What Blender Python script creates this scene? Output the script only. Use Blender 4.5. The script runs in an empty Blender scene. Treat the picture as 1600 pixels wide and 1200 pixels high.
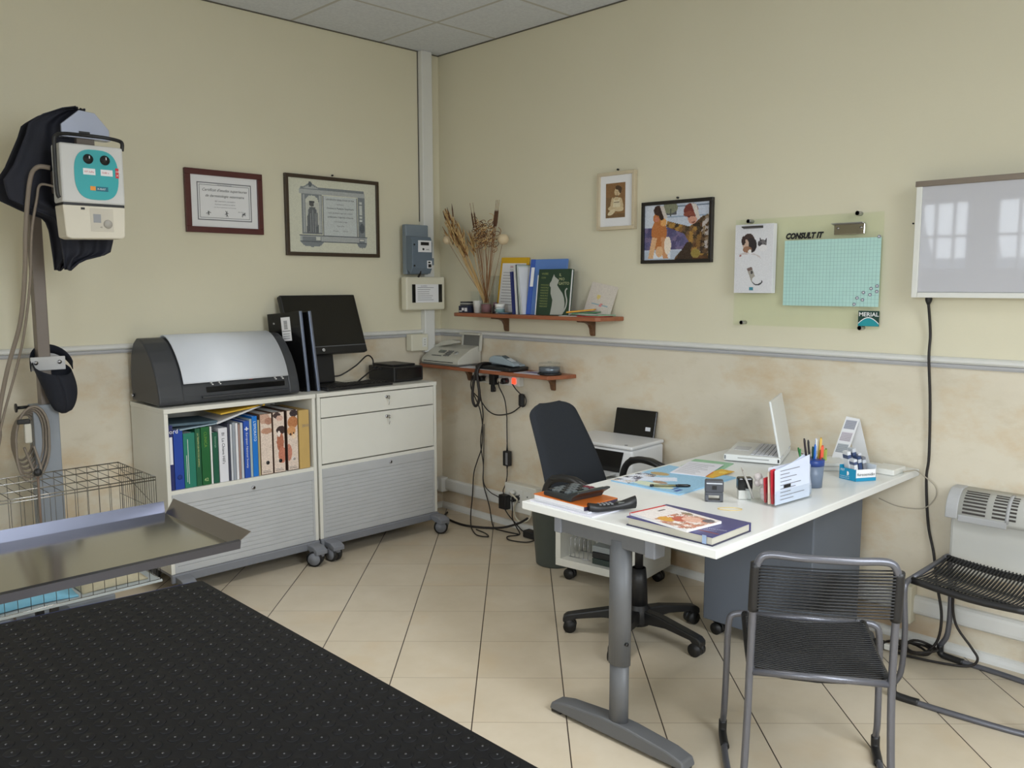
import bpy, bmesh, math, random
import numpy as np
from mathutils import Vector, Matrix, Euler
random.seed(7)
SC = bpy.context.scene
COL = SC.collection
PI = math.pi

# ------------------------------------------------------------------ camera
F_PX, YAW, PITCH, ROLL = 1326.18, 0.794350, 0.116535, -0.001382
CAM = Vector((4.36907, -3.62771, 1.49719))
fw = Vector((-math.sin(YAW)*math.cos(PITCH), math.cos(YAW)*math.cos(PITCH), -math.sin(PITCH)))
rt = Vector((math.cos(YAW), math.sin(YAW), 0)); up = rt.cross(fw)
r2 = rt*math.cos(ROLL) + up*math.sin(ROLL); u2 = -rt*math.sin(ROLL) + up*math.cos(ROLL)
cam = bpy.data.objects.new('camera', bpy.data.cameras.new('camera')); COL.objects.link(cam)
cam.matrix_world = Matrix(((r2.x, u2.x, -fw.x, CAM.x), (r2.y, u2.y, -fw.y, CAM.y), (r2.z, u2.z, -fw.z, CAM.z), (0, 0, 0, 1)))
cam.data.sensor_width = 36; cam.data.lens = F_PX/1600*36; cam.data.clip_start = 0.02
SC.camera = cam

# ------------------------------------------------------------------ world, lights, exposure
w = bpy.data.worlds.new('sky'); SC.world = w; w.use_nodes = True
w.node_tree.nodes['Background'].inputs[0].default_value = (0.75, 0.87, 1, 1)
w.node_tree.nodes['Background'].inputs[1].default_value = 0.6
SC.view_settings.view_transform = 'Standard'; SC.view_settings.look = 'None'
SC.view_settings.gamma = 1; SC.view_settings.use_curve_mapping = False
SC.view_settings.exposure = 1.27
SC.cycles.transparent_max_bounces = 24
RX, RY, H = 5.7, -5.7, 2.956            # right wall x, front wall y, ceiling

def area(name, loc, direction, sx, sy, watts, col, spread=PI):
    l = bpy.data.lights.new(name, 'AREA'); l.shape = 'RECTANGLE'; l.size = sx; l.size_y = sy
    l.energy = watts; l.color = col; l.spread = spread
    o = bpy.data.objects.new(name, l); COL.objects.link(o); o.location = loc
    o.rotation_euler = Vector(direction).to_track_quat('-Z', 'Z' if abs(direction[2]) < .9 else 'Y').to_euler()
    return o
DAY = (0.89, 0.94, 1.0)
WINDOWS_FRONT = [(.98, 1.50, 1.6, 2.35, 2.2), (1.68, 2.38, 1.6, 2.35, 2.8), (3.7, 5.3, 1.05, 2.3, 36)]     # x0, x1, z0, z1, watts on the wall behind the camera; last one unseen, added to light the back wall
WINDOW_RIGHT = (-3.3, -1.2)                      # y range on the wall at the right
WZ0, WZ1 = 1.15, 2.25
for a, b, c, d, e in WINDOWS_FRONT:
    area('daylight', ((a+b)/2, RY-.42, (c+d)/2+.15), (0, 1, -.8), (b-a)*1.25, (d-c)*1.2, e*1.6, DAY, 2.1)
area('daylight', (RX+.42, sum(WINDOW_RIGHT)/2, (WZ0+WZ1)/2+.15), (-1, 0, -.85), (WINDOW_RIGHT[1]-WINDOW_RIGHT[0])*1.25, (WZ1-WZ0)*1.2, 35, DAY, 2.0)
CEIL_LAMPS = [(1.75, -1.85), (2.65, -4.35), (4.45, -1.95)]
for (x, y), watts in zip(CEIL_LAMPS, (3.3, 6, 4)):
    area('ceiling_light_glow', (x, y, H-.03), (0, 0, -1), .54, .54, watts, (1, .98, .95), 1.75)

# ------------------------------------------------------------------ materials
def lin(c):
    c = c/255.0
    return c/12.92 if c <= .04045 else ((c+.055)/1.055)**2.4
def rgb(c): return (lin(c[0]), lin(c[1]), lin(c[2]), 1)
class NT:
    def __init__(s, name):
        s.m = bpy.data.materials.new(name); s.m.use_nodes = True; s.t = s.m.node_tree
        s.b = s.t.nodes['Principled BSDF']
    def n(s, typ, **kw):
        n = s.t.nodes.new(typ)
        for k, v in kw.items(): setattr(n, k, v)
        return n
    def link(s, a, b): s.t.links.new(a, b)
    def val(s, sock, v):
        if hasattr(v, 'is_output') or isinstance(v, bpy.types.NodeSocket): s.link(v, sock)
        else: sock.default_value = v
    def math(s, op, a, b=None, c=None):
        n = s.n('ShaderNodeMath', operation=op)
        s.val(n.inputs[0], a)
        if b is not None: s.val(n.inputs[1], b)
        if c is not None: s.val(n.inputs[2], c)
        return n.outputs[0]
    def mix(s, f, a, b):
        n = s.n('ShaderNodeMix', data_type='RGBA'); s.val(n.inputs[0], f); s.val(n.inputs[6], a); s.val(n.inputs[7], b)
        return n.outputs[2]
    def noise(s, vec, scale, detail=3, rough=.55):
        n = s.n('ShaderNodeTexNoise'); n.inputs['Scale'].default_value = scale; n.inputs['Detail'].default_value = detail
        n.inputs['Roughness'].default_value = rough
        if vec is not None: s.link(vec, n.inputs['Vector'])
        return n.outputs['Fac']
    def ramp(s, f, a, b):
        n = s.n('ShaderNodeMapRange'); s.link(f, n.inputs[0]); n.inputs[1].default_value = a; n.inputs[2].default_value = b
        return n.outputs[0]
    def bump(s, h, strength, dist=.01):
        n = s.n('ShaderNodeBump'); n.inputs['Strength'].default_value = strength; n.inputs['Distance'].default_value = dist
        s.link(h, n.inputs['Height']); s.link(n.outputs[0], s.b.inputs['Normal'])
CACHE = {}
def mat(name, c, rough=.5, metal=0.0, vary=.06, scale=14, bump=0.0, spec=.5, coat=0.0):
    if name in CACHE: return CACHE[name]
    k = NT(name); a = rgb(c)
    geo = k.n('ShaderNodeTexCoord').outputs['Object']
    f = k.noise(geo, scale, 3)
    lo = tuple(max(0, v*(1-vary)) for v in a[:3])+(1,); hi = tuple(min(1, v*(1+vary)) for v in a[:3])+(1,)
    k.link(k.mix(f, lo, hi), k.b.inputs['Base Color'])
    k.b.inputs['Roughness'].default_value = rough; k.b.inputs['Metallic'].default_value = metal
    k.b.inputs['Specular IOR Level'].default_value = spec; k.b.inputs['Coat Weight'].default_value = coat
    if bump: k.bump(k.noise(geo, scale*18, 2), bump, .002)
    CACHE[name] = k.m
    return k.m
def glass(name, tint, gloss=.12, rough=.03, density=0.0, body=(230, 240, 235)):
    k = NT(name)
    tr = k.n('ShaderNodeBsdfTransparent'); tr.inputs[0].default_value = rgb(tint)
    gl = k.n('ShaderNodeBsdfGlossy'); gl.inputs['Roughness'].default_value = rough
    df = k.n('ShaderNodeBsdfDiffuse'); df.inputs[0].default_value = rgb(body)
    m0 = k.n('ShaderNodeMixShader'); m0.inputs[0].default_value = density
    k.link(tr.outputs[0], m0.inputs[1]); k.link(df.outputs[0], m0.inputs[2])
    m1 = k.n('ShaderNodeMixShader'); fr = k.n('ShaderNodeLayerWeight'); fr.inputs[0].default_value = .5
    k.link(k.math('MULTIPLY_ADD', k.math('POWER', fr.outputs['Facing'], 4), .35, gloss*.5), m1.inputs[0])
    k.link(m0.outputs[0], m1.inputs[1]); k.link(gl.outputs[0], m1.inputs[2])
    k.link(m1.outputs[0], k.t.nodes['Material Output'].inputs[0])
    CACHE[name] = k.m
    return k.m
def print_mat(name, rough=.5):          # printed picture: the colours live in the mesh
    k = NT(name); a = k.n('ShaderNodeAttribute', attribute_name='Col')
    k.link(a.outputs['Color'], k.b.inputs['Base Color']); k.b.inputs['Roughness'].default_value = rough
    return k.m
def emit(name, c, s):
    k = NT(name); k.b.inputs['Base Color'].default_value = rgb(c)
    k.b.inputs['Emission Color'].default_value = rgb(c); k.b.inputs['Emission Strength'].default_value = s
    return k.m

def wall_mat():
    k = NT('painted_wall'); g = k.n('ShaderNodeNewGeometry').outputs['Position']
    z = k.n('ShaderNodeSeparateXYZ'); k.link(g, z.inputs[0])
    upper = k.mix(k.noise(g, 2.2, 4), rgb((219, 213, 188)), rgb((225, 219, 195)))
    mp = k.n('ShaderNodeMapping'); k.link(g, mp.inputs[0]); mp.inputs['Scale'].default_value = (1, 1, 1.7); mp.inputs['Rotation'].default_value = (.5, .35, 0)
    v = mp.outputs[0]
    base = k.mix(k.noise(v, 3.0, 6, .6), rgb((208, 198, 176)), rgb((229, 221, 203)))
    blot = k.ramp(k.noise(v, 2.3, 7, .66), .50, .72)
    low = k.mix(k.math('MULTIPLY', blot, .8), base, rgb((206, 178, 136)))
    grey = k.ramp(k.noise(v, 5.2, 6, .7), .55, .75)
    low = k.mix(k.math('MULTIPLY', grey, .35), low, rgb((190, 175, 148)))
    # scuffed, stained strip near the floor
    dirt = k.math('MULTIPLY', k.ramp(z.outputs[2], .22, .05), k.ramp(k.noise(g, 3.1, 4), .35, .6))
    low = k.mix(k.math('MULTIPLY', dirt, .6), low, rgb((176, 140, 104)))
    k.link(k.mix(k.math('GREATER_THAN', z.outputs[2], 1.175), low, upper), k.b.inputs['Base Color'])
    k.b.inputs['Roughness'].default_value = .55
    k.bump(k.noise(g, 90, 2), .12, .003)
    return k.m
def floor_mat():
    k = NT('floor_tiles'); g = k.n('ShaderNodeNewGeometry').outputs['Position']
    s = k.n('ShaderNodeSeparateXYZ'); k.link(g, s.inputs[0]); x, y = s.outputs[0], s.outputs[1]
    d = k.math('MULTIPLY', k.math('ADD', x, y), .70711); e = k.math('MULTIPLY', k.math('SUBTRACT', x, y), .70711)
    T = .3300
    td = k.math('DIVIDE', k.math('SUBTRACT', d, .104-T*20), .3265); te = k.math('DIVIDE', k.math('SUBTRACT', e, 1.2213-.3333*20), .3333)
    fd = k.math('FRACT', td); fe = k.math('FRACT', te)
    ld = k.math('MINIMUM', fd, k.math('SUBTRACT', 1, fd)); le = k.math('MINIMUM', fe, k.math('SUBTRACT', 1, fe))
    gd = k.math('LESS_THAN', ld, .0065); ge = k.math('LESS_THAN', le, .005)
    cmb = k.n('ShaderNodeCombineXYZ'); k.link(k.math('FLOOR', td), cmb.inputs[0]); k.link(k.math('FLOOR', te), cmb.inputs[1])
    wn = k.n('ShaderNodeTexWhiteNoise', noise_dimensions='3D'); k.link(cmb.outputs[0], wn.inputs[0])
    vadd = k.n('ShaderNodeVectorMath', operation='MULTIPLY_ADD'); k.link(wn.outputs['Color'], vadd.inputs[0]); vadd.inputs[1].default_value = (5, 5, 5); k.link(g, vadd.inputs[2])
    base = k.mix(k.ramp(k.noise(vadd.outputs[0], 4.5, 5, .6), .3, .7), rgb((198, 186, 164)), rgb((209, 198, 178)))
    base = k.mix(k.math('MULTIPLY', k.ramp(k.noise(vadd.outputs[0], 2.6, 4), .55, .75), .5), base, rgb((202, 178, 142)))
    base = k.mix(k.math('MULTIPLY', wn.outputs['Value'], .12), base, rgb((190, 172, 138)))
    c = k.mix(k.math('MULTIPLY', ge, .55), base, rgb((120, 98, 70)))
    c = k.mix(gd, c, rgb((58, 48, 40)))
    k.link(c, k.b.inputs['Base Color']); k.b.inputs['Roughness'].default_value = .33
    hgt = k.math('SUBTRACT', 1, k.math('MAXIMUM', gd, ge)); k.bump(hgt, .25, .002)
    return k.m
def ceiling_mat():
    k = NT('ceiling_panels'); g = k.n('ShaderNodeNewGeometry').outputs['Position']
    s = k.n('ShaderNodeSeparateXYZ'); k.link(g, s.inputs[0])
    def ln(c, off):
        f = k.math('FRACT', k.math('DIVIDE', k.math('SUBTRACT', c, off-60), .6))
        return k.math('LESS_THAN', k.math('MINIMUM', f, k.math('SUBTRACT', 1, f)), .016)
    L = k.math('MAXIMUM', ln(s.outputs[0], .539), ln(s.outputs[1], -.455))
    base = k.mix(k.ramp(k.noise(g, 60, 2), .35, .65), rgb((212, 217, 226)), rgb((221, 226, 234)))
    k.link(k.mix(L, base, rgb((190, 190, 188))), k.b.inputs['Base Color']); k.b.inputs['Roughness'].default_value = .9
    k.bump(k.noise(g, 120, 2), .3, .003)
    return k.m
def wood_mat(name, a, b, rough=.4):
    k = NT(name); g = k.n('ShaderNodeTexCoord').outputs['Object']
    mp = k.n('ShaderNodeMapping'); k.link(g, mp.inputs[0]); mp.inputs['Scale'].default_value = (1.2, 14, 14)
    k.link(k.mix(k.ramp(k.noise(mp.outputs[0], 4, 5), .3, .7), rgb(a), rgb(b)), k.b.inputs['Base Color'])
    k.b.inputs['Roughness'].default_value = rough
    return k.m
def shutter_mat():
    k = NT('grey_roller_slats'); k.b.inputs['Base Color'].default_value = rgb((186, 188, 190)); k.b.inputs['Roughness'].default_value = .5
    g = k.n('ShaderNodeTexCoord').outputs['Object']; k.link(k.mix(k.noise(g, 9, 2), rgb((178, 180, 182)), rgb((190, 192, 194))), k.b.inputs['Base Color'])
    return k.m

WALL, FLOOR, CEIL = wall_mat(), floor_mat(), ceiling_mat()
WHITE = mat('white_plastic', (226, 226, 220), .4, vary=.02)
IVORY = mat('ivory_laminate', (224, 223, 214), .38, vary=.02)
DESKW = mat('white_desk_laminate', (230, 231, 228), .28, vary=.015)
TRIMW = mat('white_painted_trim', (222, 222, 218), .45, vary=.03)
TRIMG = mat('grey_trim_line', (176, 176, 178), .5, vary=.03)
SHADOWLINE = mat('painted_shadow_line', (96, 92, 82), .8)
BLACK = mat('black_plastic', (28, 28, 29), .45, vary=.1)
GLOSSBLACK = mat('glossy_black_plastic', (16, 16, 17), .18, vary=.1)
CABLE = mat('black_cable_rubber', (30, 25, 23), .55, vary=.1)
GREYCABLE = mat('grey_cable_rubber', (135, 124, 112), .6, vary=.1)
WCABLE = mat('white_cable_rubber', (214, 208, 188), .5, vary=.05)
FABRIC = mat('black_chair_fabric', (46, 49, 54), .9, vary=.15, scale=160, bump=.5, spec=.2)
LIPSTEEL = mat('blue_grey_steel_lip', (98, 100, 112), .3, 1.0, vary=.04)
STEEL = mat('brushed_steel', (190, 190, 194), .3, 1.0, vary=.04)
MIRROR = mat('polished_steel_sheet', (186, 184, 180), .12, 1.0, vary=.03, scale=5)
CHROME = mat('bright_chrome_wire', (176, 174, 170), .2, 1.0, vary=.02)
WIRE = mat('dull_cage_wire', (104, 100, 94), .35, .9, vary=.03)
TUBE = mat('grey_painted_tube', (104, 105, 112), .35, .5, vary=.05)
DESKGREY = mat('grey_powder_coat', (104, 106, 109), .5, .2, vary=.04, scale=90)
PEDGREY = mat('blue_grey_sheet_metal', (100, 107, 118), .5, .1, vary=.03)
CASTGREY = mat('grey_caster_plastic', (124, 127, 134), .45, vary=.04)
CORD = mat('black_plastic_cord', (24, 24, 26), .45, vary=.12)
RUBBER = mat('black_studded_rubber', (13, 13, 15), .55, vary=.12, scale=7, spec=.2)
PIP = mat('black_stud_tip', (40, 40, 42), .22, spec=.8)
BLUEVINYL = mat('dark_blue_vinyl', (34, 52, 110), .45)
NAVY = mat('navy_apron_cloth', (32, 34, 46), .75, vary=.12, scale=30, bump=.2)
SHUT = shutter_mat()
SHELFWOOD = wood_mat('orange_brown_wood', (142, 84, 56), (162, 98, 66))
BRACKETWOOD = wood_mat('dark_brown_wood', (92, 62, 40), (112, 76, 48))
PRINT = print_mat('colour_print'); PRINTGLOSS = print_mat('glossy_colour_print', .25)
PAPER = mat('white_paper', (236, 236, 238), .7, vary=.02)
INK = mat('black_ink', (22, 22, 24), .6)
GREYINK = mat('grey_ink', (120, 120, 126), .6)
WHITEINK = mat('white_ink', (238, 238, 238), .6)
CLEAR = glass('clear_plastic', (252, 253, 253), .06)
GREENGLASS = glass('green_tinted_glass', (253, 255, 251), .06)
def flat(c, rough=.55): return mat('paint_%02x%02x%02x' % tuple(int(v) for v in c), c, rough)

# ------------------------------------------------------------------ mesh helpers
def rotm(r): return Euler(r).to_matrix()
class MB:
    """collects shapes (faces keep their material) and links them as ONE mesh object"""
    def __init__(s): s.v = []; s.f = []; s.mi = []; s.sm = []; s.mats = []; s.col = {}
    def _m(s, m):
        if m not in s.mats: s.mats.append(m)
        return s.mats.index(m)
    def add(s, vs, fs, m, smooth=False):
        o = len(s.v); s.v += [Vector(p) for p in vs]; k = s._m(m)
        for f in fs: s.f.append([i+o for i in f]); s.mi.append(k); s.sm.append(smooth)
        return s
    def box(s, lo, hi, m, bev=0.0, rot=None, piv=None, seg=2):
        lo, hi = Vector(lo), Vector(hi); c = (lo+hi)/2; d = hi-lo
        bm = bmesh.new(); bmesh.ops.create_cube(bm, size=1)
        for v in bm.verts: v.co = Vector((v.co.x*d.x, v.co.y*d.y, v.co.z*d.z))
        if bev: bmesh.ops.bevel(bm, geom=bm.edges[:], offset=min(bev, min(d)*.49), segments=seg, profile=.5, affect='EDGES')
        R = rotm(rot) if rot else Matrix.Identity(3); pv = Vector(piv) if piv is not None else c
        bm.verts.index_update()
        s.add([pv + R @ (v.co + c - pv) for v in bm.verts], [[v.index for v in f.verts] for f in bm.faces], m, False)
        bm.free(); return s
    def tube(s, pts, r, m, n=8, smooth=0, cap=True, closed=False):
        P = [Vector(p) for p in pts]
        if smooth: P = spline(P, smooth, closed)
        rr = r if isinstance(r, (list, tuple)) else None
        N = len(P); rings = []; prev = None
        for i, p in enumerate(P):
            if closed: t = P[(i+1) % N] - P[i-1]
            else: t = P[min(i+1, N-1)] - P[max(i-1, 0)]
            if t.length < 1e-9: t = Vector((0, 0, 1))
            t.normalize()
            if prev is None:
                a = Vector((0, 0, 1)) if abs(t.z) < .9 else Vector((1, 0, 0)); u = t.cross(a).normalized()
            else:
                u = prev - t*prev.dot(t)
                u = u.normalized() if u.length > 1e-6 else t.orthogonal().normalized()
            prev = u; v = t.cross(u)
            q = r if rr is None else rr[0] + (rr[-1]-rr[0])*i/(N-1) if len(rr) == 2 else rr[min(i, len(rr)-1)]
            rings.append([p + (u*math.cos(2*PI*j/n) + v*math.sin(2*PI*j/n))*q for j in range(n)])
        vs = [x for g in rings for x in g]; fs = []
        for i in range(N if closed else N-1):
            b = ((i+1) % N)*n
            for j in range(n): fs.append((i*n+j, i*n+(j+1) % n, b+(j+1) % n, b+j))
        if cap and not closed: fs += [tuple(range(n))[::-1], tuple((N-1)*n+j for j in range(n))]
        return s.add(vs, fs, m, True)
    def lathe(s, prof, c, m, n=24, rot=None, smooth=True):
        R = rotm(rot) if rot else Matrix.Identity(3); c = Vector(c); vs = []; fs = []
        for r, z in prof:
            for j in range(n): vs.append(c + R @ Vector((r*math.cos(2*PI*j/n), r*math.sin(2*PI*j/n), z)))
        for i in range(len(prof)-1):
            for j in range(n): fs.append((i*n+j, i*n+(j+1) % n, (i+1)*n+(j+1) % n, (i+1)*n+j))
        if prof[0][0] > 1e-5: fs.append(tuple(range(n))[::-1])
        if prof[-1][0] > 1e-5: fs.append(tuple((len(prof)-1)*n+j for j in range(n)))
        return s.add(vs, fs, m, smooth)
    def cyl(s, a, b, r, m, n=16, r2=None):
        return s.tube([a, b], [r, r if r2 is None else r2], m, n)
    def prism(s, poly, frame, depth, m, bev=0):
        """poly: 2d outline, frame: (origin, u, v) axes; extruded along u x v"""
        o, u, v = (Vector(q) for q in frame); w_ = u.cross(v).normalized(); n = len(poly)
        a = [o + u*p[0] + v*p[1] for p in poly]; b = [p + w_*depth for p in a]
        ar = sum(poly[i][0]*poly[(i+1) % n][1]-poly[(i+1) % n][0]*poly[i][1] for i in range(n))
        if (ar > 0) != (depth > 0): a, b = b, a
        ov = len(s.v)
        if bev:
            bm = bmesh.new(); va = [bm.verts.new(p) for p in a]; vb = [bm.verts.new(p) for p in b]
            bm.faces.new(va[::-1]); bm.faces.new(vb)
            for i in range(n): bm.faces.new((va[i], va[(i+1) % n], vb[(i+1) % n], vb[i]))
            bmesh.ops.recalc_face_normals(bm, faces=bm.faces[:])
            bmesh.ops.bevel(bm, geom=bm.edges[:], offset=bev, segments=2, profile=.5, affect='EDGES', clamp_overlap=True)
            bm.verts.index_update()
            s.add([v_.co.copy() for v_ in bm.verts], [[v_.index for v_ in f.verts] for f in bm.faces], m, False); bm.free()
            return s
        fs = [tuple(range(n))[::-1], tuple(range(n, 2*n))] + [(i, (i+1) % n, n+(i+1) % n, n+i) for i in range(n)]
        return s.add(a+b, fs, m)
    def quad(s, a, b, c, d, m): return s.add([a, b, c, d], [(0, 1, 2, 3)], m)
    def sheet(s, grid, m, thick=0.0, smooth=True):
        """grid[i][j] of points -> surface, doubled into a thin solid when thick"""
        R_, C_ = len(grid), len(grid[0]); P = [[Vector(p) for p in row] for row in grid]
        vs = [p for row in P for p in row]
        fs = [(i*C_+j, i*C_+j+1, (i+1)*C_+j+1, (i+1)*C_+j) for i in range(R_-1) for j in range(C_-1)]
        if thick:
            off = []
            for i in range(R_):
                for j in range(C_):
                    a = P[min(i+1, R_-1)][j]-P[max(i-1, 0)][j]; b = P[i][min(j+1, C_-1)]-P[i][max(j-1, 0)]
                    nn = b.cross(a); off.append(P[i][j] - (nn.normalized() if nn.length > 1e-9 else Vector((0, 0, 1)))*thick)
            k = len(vs); vs = vs+off
            fs = fs + [tuple(q+k for q in f[::-1]) for f in fs]
            rim = [(0, j) for j in range(C_)] + [(i, C_-1) for i in range(1, R_)] + [(R_-1, j) for j in range(C_-2, -1, -1)] + [(i, 0) for i in range(R_-2, 0, -1)]
            ids = [i*C_+j for i, j in rim]
            for q in range(len(ids)):
                a, b = ids[q], ids[(q+1) % len(ids)]; fs.append((b, a, a+k, b+k))
        return s.add(vs, fs, m, smooth)
    def text(s, txt, size, frame, m, depth=.0006, align='LEFT', shear=0.0, bold=0.0, width=None):
        """flat lettering; frame = (origin, u, v) with u along the line"""
        cu = bpy.data.curves.new('lettering', 'FONT'); cu.body = txt; cu.size = size; cu.align_x = align; cu.shear = shear; cu.offset = bold; cu.resolution_u = 2
        ob = bpy.data.objects.new('lettering', cu); COL.objects.link(ob)
        me = bpy.data.meshes.new_from_object(ob.evaluated_get(bpy.context.evaluated_depsgraph_get()))
        o, u, v = (Vector(q) for q in frame); u = u.normalized(); v = v.normalized(); n = u.cross(v)
        k = 1.0
        if width and len(me.vertices):
            xs = [q.co.x for q in me.vertices]; k = width/max(1e-6, max(xs)-min(xs))
        s.add([o + u*q.co.x*k + v*q.co.y + n*depth for q in me.vertices], [tuple(p.vertices) for p in me.polygons], m)
        bpy.data.objects.remove(ob); bpy.data.meshes.remove(me); bpy.data.curves.remove(cu)
        return s
    def art(s, frame, wd, ht, n, k, fn, m=None, lift=.0005):
        """printed picture: n x k cells coloured by fn(u, v) (numpy arrays 0..1, v up) -> (r,g,b) in 0..255"""
        m = m or PRINT
        o, u, v = (Vector(q) for q in frame); u = u.normalized(); v = v.normalized(); nn = u.cross(v)
        U, V = np.meshgrid((np.arange(n)+.5)/n, (np.arange(k)+.5)/k)
        c = fn(U, V); ov = len(s.v); o = o + nn*lift
        vs = [o + u*(wd*i/n) + v*(ht*j/k) for j in range(k+1) for i in range(n+1)]
        of = len(s.f)
        s.add(vs, [(j*(n+1)+i, j*(n+1)+i+1, (j+1)*(n+1)+i+1, (j+1)*(n+1)+i) for j in range(k) for i in range(n)], m)
        q = 0
        for j in range(k):
            for i in range(n):
                s.col[of+q] = c[j][i]; q += 1
        return s
    def move(s, M):
        s.v = [M @ p for p in s.v]; return s
    def build(s, name, parent=None, local=False):
        """world-space shapes; the parent thing's own location is taken off again"""
        me = bpy.data.meshes.new(name); V = s.v
        if parent is not None and not local:
            inv = world_of(parent).inverted(); V = [inv @ p for p in V]
            base = Vector((0, 0, 0))
        elif parent is None:
            xs = [p.x for p in V]; ys = [p.y for p in V]; zs = [p.z for p in V]
            base = Vector(((min(xs)+max(xs))/2, (min(ys)+max(ys))/2, min(zs))); V = [p-base for p in V]
        me.from_pydata([tuple(p) for p in V], [], s.f)
        for mm in s.mats: me.materials.append(mm)
        me.polygons.foreach_set('material_index', s.mi); me.polygons.foreach_set('use_smooth', s.sm)
        if s.col:
            ca = me.color_attributes.new('Col', 'FLOAT_COLOR', 'CORNER')
            arr = np.ones((len(me.loops), 4), dtype=np.float32)
            for fi, c in s.col.items():
                p = me.polygons[fi]; arr[p.loop_start:p.loop_start+p.loop_total, :3] = [lin(max(0, min(255, float(x)))) for x in c]
            ca.data.foreach_set('color', arr.ravel())
        me.validate(); me.update()
        o = bpy.data.objects.new(name, me); COL.objects.link(o)
        if parent is None: o.location = base
        else: o.parent = parent
        return o
def world_of(o):
    M = Matrix.LocRotScale(o.location, o.rotation_euler, o.scale)
    return world_of(o.parent) @ M if o.parent else M
def spline(P, k, closed=False):
    out = []; n = len(P)
    for i in range(n if closed else n-1):
        if closed: p0, p1, p2, p3 = P[i-1], P[i], P[(i+1) % n], P[(i+2) % n]
        else: p0, p1, p2, p3 = P[max(i-1, 0)], P[i], P[i+1], P[min(i+2, n-1)]
        for j in range(k):
            t = j/k
            out.append(.5*((2*p1)+(p2-p0)*t+(2*p0-5*p1+4*p2-p3)*t*t+(3*p1-p0-3*p2+p3)*t*t*t))
    if not closed: out.append(P[-1])
    return out
def tag(o, label, cat, group=None, kind=None):
    o['label'] = label; o['category'] = cat
    if group: o['group'] = group
    if kind: o['kind'] = kind
    return o
def thing(name, loc, label, cat, rotz=0.0, group=None):
    o = bpy.data.objects.new(name, None); COL.objects.link(o); o.empty_display_size = .05
    o.location = loc; o.rotation_euler = (0, 0, rotz)
    return tag(o, label, cat, group)
def struct(mb, name, label=None, cat=None):
    o = mb.build(name); o['kind'] = 'structure'
    if label: o['label'] = label; o['category'] = cat
    return o
def copy_thing(root):
    r = root.copy(); COL.objects.link(r)
    for ch in list(root.children):
        c = ch.copy(); COL.objects.link(c); c.parent = r
        for g in list(ch.children):
            d = g.copy(); COL.objects.link(d); d.parent = c
    return r
X, Y, Z = Vector((1, 0, 0)), Vector((0, 1, 0)), Vector((0, 0, 1))
def ell(U, V, cx, cy, rx, ry, a=0.0):
    ca, sa = math.cos(a), math.sin(a); dx, dy = U-cx, V-cy
    return ((dx*ca+dy*sa)/rx)**2+((-dx*sa+dy*ca)/ry)**2 < 1
def inpoly(U, V, pts):
    r = np.zeros(U.shape, bool); n = len(pts)
    for i in range(n):
        x1, y1 = pts[i]; x2, y2 = pts[(i+1) % n]
        c = ((y1 > V) != (y2 > V)) & (U < (x2-x1)*(V-y1)/((y2-y1) if y2 != y1 else 1e-9)+x1); r ^= c
    return r
class Pic:
    def __init__(s, U, V, bg):
        s.U, s.V = U, V; s.c = np.zeros(U.shape+(3,)); s.c[:] = bg; s.rng = np.random.default_rng(3)
    def e(s, col, *a): s.c[ell(s.U, s.V, *a)] = col; return s
    def p(s, col, pts): s.c[inpoly(s.U, s.V, pts)] = col; return s
    def r(s, col, a, b, c_, d): s.c[(s.U >= a) & (s.U <= c_) & (s.V >= b) & (s.V <= d)] = col; return s
    def noise(s, k): s.c = s.c + s.rng.normal(0, k, s.U.shape)[..., None]; return s
    def patch(s, mask, cols, seed=1, cell=6):
        g = np.random.default_rng(seed); h, w_ = s.U.shape
        idx = g.integers(0, len(cols), (h//cell+2, w_//cell+2))
        yy, xx = np.mgrid[0:h, 0:w_]; j = g.integers(0, 3, s.U.shape)
        s.c[mask] = np.array(cols, float)[idx[(yy+j)//cell, (xx+j)//cell]][mask]; return s

# ------------------------------------------------------------------ the room
struct(MB().box((-.1, RY-.1, -.1), (RX+.1, .1, 0), FLOOR), 'floor')
struct(MB().box((-.1, RY-.1, H), (RX+.1, .1, H+.1), CEIL), 'ceiling')
struct(MB().box((-.1, RY-.1, 0), (0, .1, H), WALL), 'wall_left')
struct(MB().box((0, 0, 0), (RX, .1, H), WALL), 'wall_back')
b = MB()
y0, y1 = WINDOW_RIGHT
b.box((RX, RY-.1, 0), (RX+.1, .1, WZ0), WALL).box((RX, RY-.1, WZ1), (RX+.1, .1, H), WALL)
b.box((RX, RY-.1, WZ0), (RX+.1, y0, WZ1), WALL).box((RX, y1, WZ0), (RX+.1, .1, WZ1), WALL)
struct(b, 'wall_right')
b = MB(); xs = [0] + [q for ab in WINDOWS_FRONT for q in ab[:2]] + [RX]
for i in range(0, len(xs), 2): b.box((xs[i], RY-.1, 0), (xs[i+1], RY, H), WALL)
for a, b_, z0, z1, e in WINDOWS_FRONT: b.box((a, RY-.1, 0), (b_, RY, z0), WALL).box((a, RY-.1, z1), (b_, RY, H), WALL)
struct(b, 'wall_front')
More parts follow.
